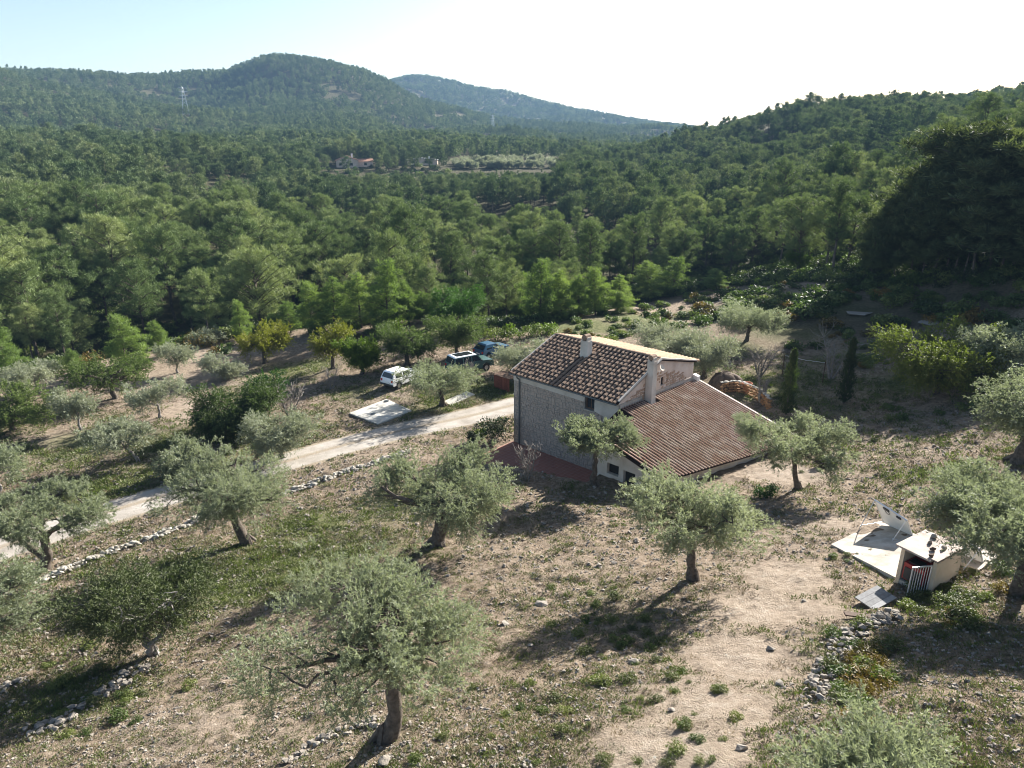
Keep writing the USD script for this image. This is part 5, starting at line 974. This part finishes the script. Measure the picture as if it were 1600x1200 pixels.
for px, py, w_, h_, lab, sd2 in ((517, 608, 46, 38, 'bare grey fruit tree with a pale trunk among the grass', 401), (452, 650, 66, 58, 'bare grey thicket of twigs beside the carob', 402), (1188, 585, 56, 46, 'bare purplish twiggy shrub below the lone olive', 403), (1298, 592, 84, 74, 'bare grey fig tree between the two cypresses', 404),
    (825, 748, 62, 56, 'dead whitish shrub on the terracotta yard', 405), (1190, 628, 30, 46, 'thin bare sapling beside the orange stone wall', 406), (735, 600, 26, 44, 'leafless sapling in front of the green estate car', 407)):
    g, r_, H = size_at(px, py, w_, h_); tk, br = bare_tree(sd2, H, r_, 5, 120, .05 if H < 2.5 else .09, .011 if H < 2.5 else .016); tree_thing('bare_tree', lab, 'bare tree', g, (tk, br), ('grey_bark', 'twig'), names=('trunk', 'branches'))
for px, py, tx, ty, w_, lab, sd2 in ((1228, 648, 1236, 545, 26, 'slim cypress nearest the annex roof corner', 501), (1318, 630, 1335, 528, 24, 'slim leaning cypress right of the bare fig tree', 502)):
    g, r_, H = size_at(px, py, w_, py - ty); t = thing('cypress_tree', lab, 'cypress', g); a_, b_ = cypress(sd2, H, r_ * 1.1); part(t, 'trunk', a_, MT['bark']); part(t, 'crown', b_, MT['cypress_leaf'])
def shrub_at(px, py, w_, h_, lab, sd2, lm, name='shrub', cat='shrub', n=11, group=None, **kw):
    g, r_, H = size_at(px, py, w_, h_); st, lv = shrub(sd2, H, r_, n, max(.25, r_ * .5), **kw); t = thing(name, lab, cat, g, 0, group); part(t, 'stems', st, MT['twig']); part(t, 'foliage', lv, MT[lm]); return t
shrub_at(1192, 776, 36, 28, 'round bright green bush beside the slim leaning olive trunk', 601, 'green_leaf', cards_n=110, L=.12, W=.05)
shrub_at(1290, 730, 30, 22, 'small dull green shrub on the slope behind the leaning olive', 602, 'shrub_leaf')
shrub_at(771, 694, 58, 60, 'big dark rounded evergreen bush at the corner of the yard', 603, 'dark_leaf', n=16, cards_n=90, L=.18, W=.08)
shrub_at(736, 692, 26, 22, 'small dark evergreen bush left of the big one', 604, 'dark_leaf', cards_n=70, L=.16, W=.07)
shrub_at(753, 686, 22, 20, 'yellow-green bush between the two dark evergreen bushes', 605, 'lime_leaf', cards_n=70, L=.16, W=.07)
shrub_at(1100, 578, 46, 34, 'bright green bush under the silvery olive behind the gable', 606, 'green_leaf')
for i, (px, py, w_, h_) in enumerate(((775, 532, 44, 34), (800, 530, 36, 30), (828, 528, 40, 30), (852, 522, 36, 26), (595, 524, 46, 28), (620, 520, 40, 26))):
    shrub_at(px, py, w_, h_, 'yellow-green and dark clipped-looking shrub in the hedge row beyond the cars', 620 + i, 'lime_leaf' if i % 2 else 'shrub_leaf', 'hedge_shrub', 'shrub', group='hedge row beyond the cars', cards_n=80, L=.24, W=.1)
for i, (px, py, w_, h_) in enumerate(((105, 582, 50, 34), (140, 576, 44, 30), (70, 588, 44, 30), (300, 546, 60, 26), (340, 540, 50, 26), (30, 592, 50, 40), (10, 600, 50, 50))):
    shrub_at(px, py, w_, h_, 'rust-tinged low shrub along the back edge of the grove', 640 + i, 'rust_leaf' if i in (1, 3, 4) else 'shrub_leaf', 'edge_shrub', 'shrub', group='shrubs along the back edge of the grove')
# ------------------------------------------------------------------ pines
young = [pine(700 + i, H=7.5 + .6 * i, Rr=2.0 + .1 * i, low=.08, whorls=14, clump=.56, n=62, L=.36, W=.045, shape='cone', trunk_r=.12) for i in range(3)]
tall = [pine(720 + i, H=(10, 11.5, 9.5, 11, 10.5, 12)[i], Rr=(3.7, 3.4, 3.8, 3.2, 3.9, 3.5)[i], low=(.30, .38, .25, .42, .2, .45)[i], whorls=(10, 9, 11, 9, 11, 9)[i], clump=.66, n=78, L=.42, W=.05, shape=('round', 'dome', 'round', 'round', 'dome', 'round')[i], trunk_r=.19, bend=.7) for i in range(6)]
dense = [pine(740 + i, H=(11, 12, 10.5)[i], Rr=(3.6, 3.3, 3.8)[i], low=(.2, .3, .14)[i], whorls=11, clump=.8, n=100, L=.46, W=.075, shape=('round', 'dome', 'round')[i], trunk_r=.085, bend=.9) for i in range(3)]
def tree_class(name, parts_, mats):
    c = class_prim(name)
    for n_, m_, a_ in zip(('trunk', 'branches', 'crown'), parts_, mats): usdkit.mesh(stage, f'{c.GetPath()}/{n_}', m_, MT[a_])
    return c
YC = [tree_class(f'young_pine_{i:03d}', p, ('pine_bark', 'pine_bark', 'young_pine_needle')) for i, p in enumerate(young)]
TC = [tree_class(f'tall_pine_{i:03d}', p, ('pine_bark', 'pine_bark', 'pine_needle')) for i, p in enumerate(tall)]
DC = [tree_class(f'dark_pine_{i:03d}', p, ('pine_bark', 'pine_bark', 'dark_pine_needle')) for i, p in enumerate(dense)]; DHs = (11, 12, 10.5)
YH = [7.5, 8.1, 8.7]; THs = [10, 11.5, 9.5, 11, 10.5, 12]
taken = []
rng = np.random.default_rng(42); n_ind = 0
young_px = ((202, 580, 492, 52), (255, 556, 500, 34), (118, 590, 545, 26), (378, 530, 470, 30), (425, 528, 490, 32), (455, 520, 470, 40), (490, 520, 440, 50), (520, 516, 432, 56), (566, 512, 425, 60), (605, 510, 408, 60), (640, 506, 440, 46), (664, 504, 455, 40), (725, 500, 428, 56), (770, 506, 440, 44), (812, 506, 425, 50), (842, 506, 405, 56), (876, 500, 420, 52),
            (905, 496, 428, 44), (930, 492, 418, 46), (965, 484, 428, 44), (1010, 470, 408, 60), (1050, 462, 402, 50), (700, 500, 450, 44), (15, 600, 505, 44), (970, 490, 455, 32), (1120, 452, 420, 40))
for i, (px, py, ty, w_) in enumerate(young_px):
    g, r_, H = size_at(px, py, w_, py - ty); k = i % 3
    copy_of(YC[k], 'young_pine', 'bright green young pine in the row where the grove meets the forest', 'pine tree', g, rng.uniform(0, 360), (r_ / (2.0 + .1 * k) * 1.15, r_ / (2.0 + .1 * k) * 1.15, H / YH[k]), 'young pines along the forest edge'); taken.append(g[:2]); n_ind += 1
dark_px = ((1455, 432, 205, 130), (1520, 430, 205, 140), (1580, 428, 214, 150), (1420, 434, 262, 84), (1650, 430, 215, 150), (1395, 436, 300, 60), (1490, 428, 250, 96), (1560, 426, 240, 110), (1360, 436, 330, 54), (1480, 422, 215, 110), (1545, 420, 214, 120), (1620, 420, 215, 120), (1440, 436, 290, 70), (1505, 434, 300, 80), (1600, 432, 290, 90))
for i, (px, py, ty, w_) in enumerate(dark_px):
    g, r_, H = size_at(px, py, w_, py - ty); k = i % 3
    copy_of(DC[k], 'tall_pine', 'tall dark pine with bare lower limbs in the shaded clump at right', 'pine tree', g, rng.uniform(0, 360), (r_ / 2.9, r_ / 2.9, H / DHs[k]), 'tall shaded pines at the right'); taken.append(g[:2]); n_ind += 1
# scattered forest: jittered grid, coarser with distance, only where a tree could show above the land before it
def horizon_test():
    na, nd = 420, 360; az = np.linspace(-.95, .95, na); d = np.exp(np.linspace(math.log(12), math.log(4200), nd)); A, D = np.meshgrid(az, d, indexing='ij')
    Z = height(np.sin(A) * D, np.cos(A) * D, rough=False); el = (Z - CAMH) / D; return az, np.log(d), np.maximum.accumulate(el, 1)
_haz, _hld, _hmax = horizon_test()
def may_show(x, y, z, top):
    d = np.hypot(x, y); a_ = np.arctan2(x, y); i = np.clip((a_ - _haz[0]) / (_haz[-1] - _haz[0]), 0, 1) * (len(_haz) - 1); j = np.clip((np.log(d * .97) - _hld[0]) / (_hld[-1] - _hld[0]), 0, 1) * (len(_hld) - 1)
    return (z + top - CAMH) / d > map_coordinates(_hmax, [i, j], order=1, mode='nearest') + 0.0
clear_px = [((540, 263), 10), ((566, 262), 10), ((645, 259), 10), ((668, 259), 9), ((620, 272), 5), ((330, 345), 8)]
clear = [(G(*p)[:2], r) for p, r in clear_px]
def ring(rng, d0, d1, step, half):
    xs = np.arange(-d1, d1, step); ys = np.arange(0, d1, step); X, Y = np.meshgrid(xs, ys); X = X + rng.uniform(-.42, .42, X.shape) * step; Y = Y + rng.uniform(-.42, .42, Y.shape) * step
    X, Y = X.ravel(), Y.ravel(); D = np.hypot(X, Y); k = (D >= d0) & (D < d1) & (np.abs(np.arctan2(X, Y)) < half); X, Y = X[k], Y[k]
    k = np.hypot(X, Y) > edge_dist(X, Y) + np.where(np.arctan2(X, Y) < .2, 9.0, 3.0); X, Y = X[k], Y[k]
    _q = proj(np.stack([X, Y, height(X, Y, rough=False)], -1)); k = ~((_q[:, 0] > 700) & (_q[:, 0] < 895) & (_q[:, 1] > 249.5) & (_q[:, 1] < 266)); X, Y = X[k], Y[k]
    for c, r in clear: k = np.hypot(X - c[0], Y - c[1]) > r; X, Y = X[k], Y[k]
    dens = fbm2(X, Y, 28, 3, 77); k = dens > .39; X, Y = X[k], Y[k]
    Z = height(X, Y, rough=False); k = may_show(X, Y, Z, 12.5); return X[k], Y[k], Z[k]
X, Y, Z = ring(rng, 60, 190, 6.4, .80)
tk = np.array(taken); k = np.array([np.min(np.hypot(tk[:, 0] - x, tk[:, 1] - y)) > 3.4 for x, y in zip(X, Y)]); X, Y, Z = X[k], Y[k], Z[k]
o = np.argsort(np.hypot(X, Y)); X, Y, Z = X[o], Y[o], Z[o]
pp = proj(np.stack([X, Y, Z + 6], -1)); inside = (pp[:, 0] > -60) & (pp[:, 0] < 1660)
lim = 300 - n_ind; ind = np.zeros(len(X), bool); ind[np.nonzero(inside)[0][:lim]] = True
sc = rng.uniform(.66, 1.46, len(X)) * np.where(np.arctan2(X, Y) > -.12, .84, 1.0) * (.85 + .5 * (fbm2(X, Y, 30, 2, 3) - .2)); kd = rng.integers(0, 6, len(X)); yw = rng.uniform(0, 360, len(X))
for i in np.nonzero(ind)[0]:
    zx = int(np.searchsorted((330, 700, 1100), pp[i, 0])); back = int(np.hypot(X[i], Y[i]) > edge_dist(X[i], Y[i]) + 30)
    where = ('behind the left half of the grove', 'behind the young pine row and yellow trees', 'behind the parked cars and the farmhouse roof', 'on the slope left of the dark pine clump')[zx]
    copy_of(TC[kd[i]], 'forest_pine', ('front-row forest pine ' if not back else 'inner forest pine ') + where, 'pine tree', (X[i], Y[i], Z[i]), yw[i], (sc[i] * 1.02, sc[i] * 1.02, sc[i]), ('front pines ' if not back else 'inner pines ') + where)
XM, YM, ZM = ring(rng, 190, 430, 6.6, .78)
mid = [pine(760 + i, H=(8, 9, 8.5, 7.5, 9.5)[i], Rr=(3.4, 3.2, 3.6, 3.0, 3.5)[i], low=(.2, .3, .22, .12, .3)[i], whorls=8, clump=.8, n=34, L=.66, W=.12, ts=(.6, 1.0), shape=('round', 'dome', 'round', 'round', 'dome')[i], trunk_r=.16, sides=4) for i in range(5)]
XN, YN, ZN = X[~ind], Y[~ind], Z[~ind]
PX, PY, PZ = np.concatenate([XN, XM]), np.concatenate([YN, YM]), np.concatenate([ZN, ZM]); n = len(PX)
pk = np.concatenate([rng.integers(0, 6, len(XN)) , 6 + rng.integers(0, 5, len(XM))])
ps = rng.uniform(.62, 1.36, n) * (.85 + .5 * (fbm2(PX, PY, 30, 2, 3) - .2))
_pa = proj(np.stack([PX, PY, PZ], -1)); _pd = np.hypot(PX, PY); _front = (_pa[:, 0] > 500) & (_pa[:, 0] < 872) & (_pd > 150) & (_pd < np.where(_pa[:, 0] < 715, 374, 400))
_cap = np.where(_front, np.maximum((CAMH - .0485 * _pd - PZ) / 9.2, 0), 9.0); ps = np.minimum(ps, np.maximum(_cap, .24) * rng.uniform(.85, 1.0, n)); _k = _cap > .05
PX, PY, PZ, pk, ps = PX[_k], PY[_k], PZ[_k], pk[_k], ps[_k]; n = len(PX)
def low_tree(p, mats): return [(m, MT[a_]) for m, a_ in zip(p, mats)]
instancer('distant_pine_forest', [(low_tree(t_, ('pine_bark', 'pine_bark', 'pine_needle')), None) for t_ in tall] + [(low_tree((m_[0], m_[2]), ('pine_bark', 'far_needle')), None) for m_ in mid],
          np.stack([PX, PY, PZ], -1), pk, rng.uniform(0, 6.28, n), ps, 'pine forest covering the valley floor behind the nearer pines', 'forest')
XF, YF, ZF = ring(rng, 430, 1420, 6.9, .74)
far = [pine(780 + i, H=(8, 9, 7.5, 8.5)[i], Rr=(3.3, 3.0, 3.4, 2.9)[i], low=.15, whorls=5, clump=1.2, n=18, L=1.2, W=.32, ts=(.9,), shape=('round', 'dome', 'round', 'cone')[i], trunk_r=.16, sides=3) for i in range(4)]
n = len(XF); instancer('hill_forest', [(m_[2], MT['far_needle']) for m_ in far], np.stack([XF, YF, ZF], -1), rng.integers(0, 4, n), rng.uniform(0, 6.28, n), rng.uniform(.55, 1.2, n), 'pine forest covering the hills', 'forest')
XG, YG, ZG = ring(rng, 1420, 2700, 11.0, .74)
n2 = len(XG); s_ = rng.uniform(1.0, 1.7, n2)
instancer('far_hill_forest', [(m_[2], MT['far_needle']) for m_ in far], np.stack([XG, YG, ZG], -1), rng.integers(0, 4, n2), rng.uniform(0, 6.28, n2), np.stack([s_ * 1.25, s_ * 1.25, s_ * .8], -1), 'forest on the furthest hills with haze blue in its needle colour', 'forest')
print('pines', ind.sum() + n_ind, len(PX), n, n2)
# pale olive grove beyond the white-roofed house
rng = np.random.default_rng(58); GO = [olive_tree(880 + i, H=3.6, Rx=2.2, trunk=1.0, limbs=5, subs=4, n_tw=9, per=7, L=.45, W=.16, clump=.8, low=.25) for i in range(2)]; OC = [class_prim(f'grove_olive_{i:03d}') for i in range(2)]
for c, g_ in zip(OC, GO): usdkit.mesh(stage, f'{c.GetPath()}/trunk', g_[0], MT['grey_bark']); usdkit.mesh(stage, f'{c.GetPath()}/crown', g_[2], MT['silver_leaf'])
for i in range(70):
    px, py = rng.uniform(705, 890), rng.uniform(252, 264); g = G(px, py); s = rng.uniform(.8, 1.3)
    copy_of(OC[i % 2], 'grove_olive', 'distant silvery olive in the pale grove right of the white-roofed house', 'olive tree', g, rng.uniform(0, 360), s, 'distant pale olive grove')
# scattered shrubs: the rough meadow at right and the forest floor edge
rng = np.random.default_rng(91); SCL = []
for i, lm in enumerate(('shrub_leaf', 'shrub_leaf', 'rust_leaf', 'carob_leaf', 'almond_leaf')):
    c = class_prim(f'wild_shrub_{i:03d}'); st, lv = shrub(800 + i, 1.0, 1.0, 10, .5, 46, .26, .11); usdkit.mesh(stage, f'{c.GetPath()}/stems', st, MT['twig']); usdkit.mesh(stage, f'{c.GetPath()}/foliage', lv, MT[lm]); SCL.append(c)
def scatter_shrubs(poly, n, lo, hi, label, group):
    P_ = sg.Polygon(poly); x0, y0, x1, y1 = P_.bounds; c = 0
    while c < n:
        px, py = rng.uniform(x0, x1), rng.uniform(y0, y1)
        if not P_.contains(sg.Point(px, py)): continue
        g = G(px, py); s = rng.uniform(lo, hi); k = rng.choice(5, p=(.3, .25, .13, .17, .15)); c += 1
        copy_of(SCL[k], 'wild_shrub', label, 'shrub', g - [0, 0, .05], rng.uniform(0, 360), (s * rng.uniform(.9, 1.3), s * rng.uniform(.9, 1.3), s * rng.uniform(.8, 1.25)), group)
scatter_shrubs([(940, 505), (1000, 480), (1130, 448), (1230, 440), (1260, 460), (1190, 490), (1120, 510), (1060, 515)], 60, .5, 1.3, 'wild green to rusty shrub on the rough slope behind the house', 'shrubs on the rough slope')
scatter_shrubs([(860, 502), (960, 488), (1015, 520), (950, 535), (872, 522)], 34, .4, 1.0, 'low yellowish shrub just behind the pale rear roof', 'shrubs behind the rear roof')
scatter_shrubs([(1200, 500), (1260, 450), (1380, 452), (1600, 440), (1600, 520), (1500, 510), (1380, 520), (1260, 530)], 62, .6, 1.6, 'dark shrub in the shade below the tall right-hand pines', 'shaded shrubs below the pines')
scatter_shrubs([(1060, 470), (1120, 446), (1250, 452), (1340, 470), (1260, 505), (1120, 500)], 58, .6, 1.5, 'wild bush on the broken ground left of the dark pine clump', 'bushes left of the dark pine clump')
scatter_shrubs([(1210, 540), (1290, 520), (1400, 515), (1420, 545), (1350, 585), (1260, 560)], 26, .4, 1.0, 'scrubby bush in the shaded back garden round the cypresses', 'bushes round the cypresses')
scatter_shrubs([(300, 545), (420, 522), (560, 510), (700, 504), (880, 504), (880, 520), (700, 525), (480, 532), (320, 556)], 40, .5, 1.1, 'low shrub at the foot of the young pine row', 'shrubs below the young pines')
scatter_shrubs([(1330, 560), (1380, 540), (1600, 600), (1600, 650), (1540, 640), (1400, 660)], 16, .3, .7, 'small dry shrub on the open right-hand slope', 'small shrubs on the right slope')
# undergrowth along the front of the forest
rng = np.random.default_rng(92); a_ = rng.uniform(-.72, .72, 3400); d_ = np.interp(a_, _ea, _ed) + rng.uniform(-1.5, 1, 3400) + 34 * rng.random(3400) ** 1.6; ux, uy = np.sin(a_) * d_, np.cos(a_) * d_
_us = [shrub(850 + i, 1.0, 1.0, 9, .5, 34, .28, .11)[1] for i in range(4)]
instancer('undergrowth', list(zip(_us, (MT['shrub_leaf'], MT['carob_leaf'], MT['shrub_leaf'], MT['wild_leaf']))), np.stack([ux, uy, ground_at(ux, uy) - .05], -1), rng.choice(4, 3400), rng.uniform(0, 6.28, 3400), rng.uniform(.5, 1.5, 3400), 'dense maquis undergrowth along the foot of the forest', 'undergrowth')
vp = np.array([G(rng.uniform(500, 705), rng.uniform(259, 275)) for _ in range(64)])
instancer('villa_bushes', list(zip(_us, (MT['shrub_leaf'], MT['carob_leaf'], MT['green_leaf'], MT['wild_leaf']))), vp, rng.choice(4, 64), rng.uniform(0, 6.28, 64), rng.uniform(1.0, 2.3, 64), 'bushes and low trees in the gardens of the distant villas', 'bushes')
# pale bare limestone ledges in the shade
for i, (px, py, s) in enumerate(((1345, 490, 2.2), (1180, 505, 1.6), (1455, 505, 2.4), (1500, 500, 2.6), (1540, 497, 2.0), (1230, 498, 1.4))):
    g = G(px, py); m = rock(np.random.default_rng(900 + i), s, .3); m.apply_scale([1.6, 1, 1]); m.apply_translation(g + [0, 0, .05]); solo('rock_ledge', m, MT['limestone'], 'pale limestone ledge showing between shrubs on the shaded slope', 'rock', 'ledges on the shaded slope')

# ------------------------------------------------------------------ ground cover near the camera
def tuft(seed, n, h, spread, w, lean=.6):
    rng = np.random.default_rng(seed); a_ = rng.uniform(0, 6.28, n); r_ = spread * np.sqrt(rng.random(n)); P = np.stack([np.cos(a_) * r_, np.sin(a_) * r_, -.01 + 0 * r_], 1)
    D = unit(np.stack([np.cos(a_) * lean, np.sin(a_) * lean, .5 + rng.random(n)], 1) + rng.normal(size=(n, 3)) * .25); Wv = unit(np.cross(D, rng.normal(size=(n, 3)))); return cards(P, D, Wv, h * rng.uniform(.5, 1.2, n), w)
def pick_points(rng, n, power=1.15, dmax=75):
    px = rng.uniform(-80, 1680, n * 3); py = 200 + 1040 * rng.random(n * 3); d = np.stack([(px - 800) / FP, CP + (-(py - 600) / FP) * SP, -SP + (-(py - 600) / FP) * CP], -1)
    z = np.full(len(px), 2.0); ok = d[:, 2] < -.12
    for _ in range(14):
        t = np.where(ok, (z - CAMH) / np.minimum(d[:, 2], -.12), 50); x, y = d[:, 0] * t, d[:, 1] * t; z = z * .45 + .55 * ground_at(x, y)
    t = np.where(ok, (z - CAMH) / np.minimum(d[:, 2], -.12), 50); x, y = d[:, 0] * t, d[:, 1] * t; z2 = ground_at(x, y); dist = np.hypot(x, y)
    k = ok & (np.abs(z - z2) < .3) & (dist < dmax) & (dist > 8) & (drive_dist(x, y) > 1.75)
    import shapely
    for q in NOGO: k &= ~shapely.contains_xy(q, x, y)
    u, v = to_house(x, y); k &= ~((u > -9.8) & (u < 8.4) & (v > -4.9) & (v < 10.4)); x, y, z2, dist = x[k], y[k], z2[k], dist[k]
    return x[:n], y[:n], z2[:n], dist[:n]
rng = np.random.default_rng(1234)
x, y, z, dist = pick_points(rng, 60000); cv = cover(x, y); pr = rng.random(len(x))
big = (.62 + .6 * rng.random(len(x))) * np.clip(dist / 24, .8, 2.0)
k = (pr < cv[:, 0] * 1.2 + .10) & (cv[:, 1] < .55) & (cv[:, 2] < .6)
gk = np.where(rng.random(k.sum()) < np.clip(cv[k, 0] * 1.1, .1, .8), rng.integers(0, 3, k.sum()), 3 + rng.integers(0, 2, k.sum()))
instancer('weeds', [(tuft(1, 26, .11, .17, .030, .9), MT['weed']), (tuft(2, 30, .09, .20, .034, 1.2), MT['weed']), (tuft(3, 26, .13, .16, .026, .7), MT['bright_grass']), (tuft(4, 26, .10, .15, .022, 1.0), MT['weed']), (tuft(5, 26, .08, .17, .026, 1.3), MT['dry_stalk'])],
          np.stack([x[k], y[k], z[k]], -1), gk, rng.uniform(0, 6.28, k.sum()), big[k], 'sparse low weeds and grass on the stony slope', 'weeds')
x, y, z, dist = pick_points(rng, 11000); cv = cover(x, y); nz = fbm2(x, y, 2.5, 3, 55)
k = (nz > .44) & (cv[:, 1] < .8) & (cv[:, 2] < .5); x, y, z, dist = x[k], y[k], z[k], dist[k]
instancer('dry_grass', [(tuft(6, 16, .17, .10, .014, .8), MT['dry_grass']), (tuft(7, 18, .11, .16, .018, 1.3), MT['dry_stalk']), (tuft(8, 20, .10, .14, .020, 1.0), MT['weed'])],
          np.stack([x, y, z], -1), rng.integers(0, 3, len(x)), rng.uniform(0, 6.28, len(x)), (.55 + .7 * rng.random(len(x))) * np.clip(dist / 26, .8, 1.7), 'thin dry grass and dead stalks over the soil', 'dry grass')
x, y, z, dist = pick_points(rng, 70000); nz = fbm2(x, y, 4, 3, 66); k = (nz > .42) & (dist < 58) & (cover(x, y)[:, 1] < .42); x, y, z, dist = x[k], y[k], z[k], dist[k]
_rk = [rock(np.random.default_rng(950 + i), 1.0, .6) for i in range(5)]
ss = .030 + .15 * rng.random(len(x)) ** 4.5; ss = ss * np.clip(dist / 26, .85, 1.4)
instancer('loose_stones', [(r_, MT['limestone']) for r_ in _rk], np.stack([x, y, z + ss * .12], -1), rng.integers(0, 5, len(x)), rng.uniform(0, 6.28, len(x)), ss, 'small pale stones strewn over the soil', 'stones')
# low cushion plants that stand out singly
rng = np.random.default_rng(66); CC = []
for i, lm in enumerate(('weed', 'bright_grass', 'shrub_leaf', 'rust_leaf')):
    c = class_prim(f'low_plant_{i:03d}'); _, lv = shrub(860 + i, .55, .6, 9, .27, 70, .13, .04); usdkit.mesh(stage, f'{c.GetPath()}/foliage', lv, MT[lm]); CC.append(c)
def low_plants(pxs, kinds, label, group, lo=.35, hi=.75):
    for px, py in pxs:
        g = G(px, py); s = rng.uniform(lo, hi); copy_of(CC[rng.choice(kinds)], 'low_plant', label, 'plant', g - [0, 0, .04], rng.uniform(0, 360), (s * 1.2, s * 1.2, s), group)
low_plants([(1340 + rng.normal() * 26, 1050 + rng.normal() * 34) for _ in range(34)], (0, 2, 3, 3), 'yellowish low cushion plant beside the ruined stone heap', 'cushion plants by the stone heap')
low_plants([(1480 + rng.normal() * 45, 945 + rng.normal() * 22) for _ in range(34)], (0, 0, 2, 3), 'low olive-green cushion plant on the shaded bank below the shed', 'cushion plants below the shed', .35, .8)
low_plants([(950 + rng.normal() * 75, 1000 + rng.normal() * 55) for _ in range(34)], (0, 0, 1, 2), 'low green cushion plant in the olive shade on the centre slope', 'cushion plants on the centre slope', .25, .55)
low_plants([(rng.uniform(640, 1150), rng.uniform(1060, 1195)) for _ in range(40)], (0, 1, 2), 'small green cushion plant on the stony foreground', 'cushion plants in the foreground', .18, .42)
low_plants([(140 + rng.normal() * 50, 1085 + rng.normal() * 30) for _ in range(24)], (0, 1, 2), 'green cushion plant growing over the shaded stone bank', 'cushion plants on the stone bank', .3, .7)
low_plants([(1300 + rng.uniform(0, 95), 856 + rng.uniform(-3, 5) + i * 1.6) for i in range(14)] + [(1440 + i * 5, 934 - i * 2.4 + rng.uniform(0, 6)) for i in range(10)], (0, 2, 3), 'scruffy weed clump along the slab and shed edges', 'weeds along the slab and shed', .15, .4)
low_plants([(1050 + rng.normal() * 60, 560 + rng.normal() * 1) for _ in range(3)], (0,), 'green tuft behind the rear roof', 'tufts behind the rear roof')
low_plants([(rng.uniform(1180, 1600), rng.uniform(640, 760)) for _ in range(30)], (0, 2, 3), 'small dry-green tuft on the slope right of the annex', 'tufts on the right slope', .2, .5)
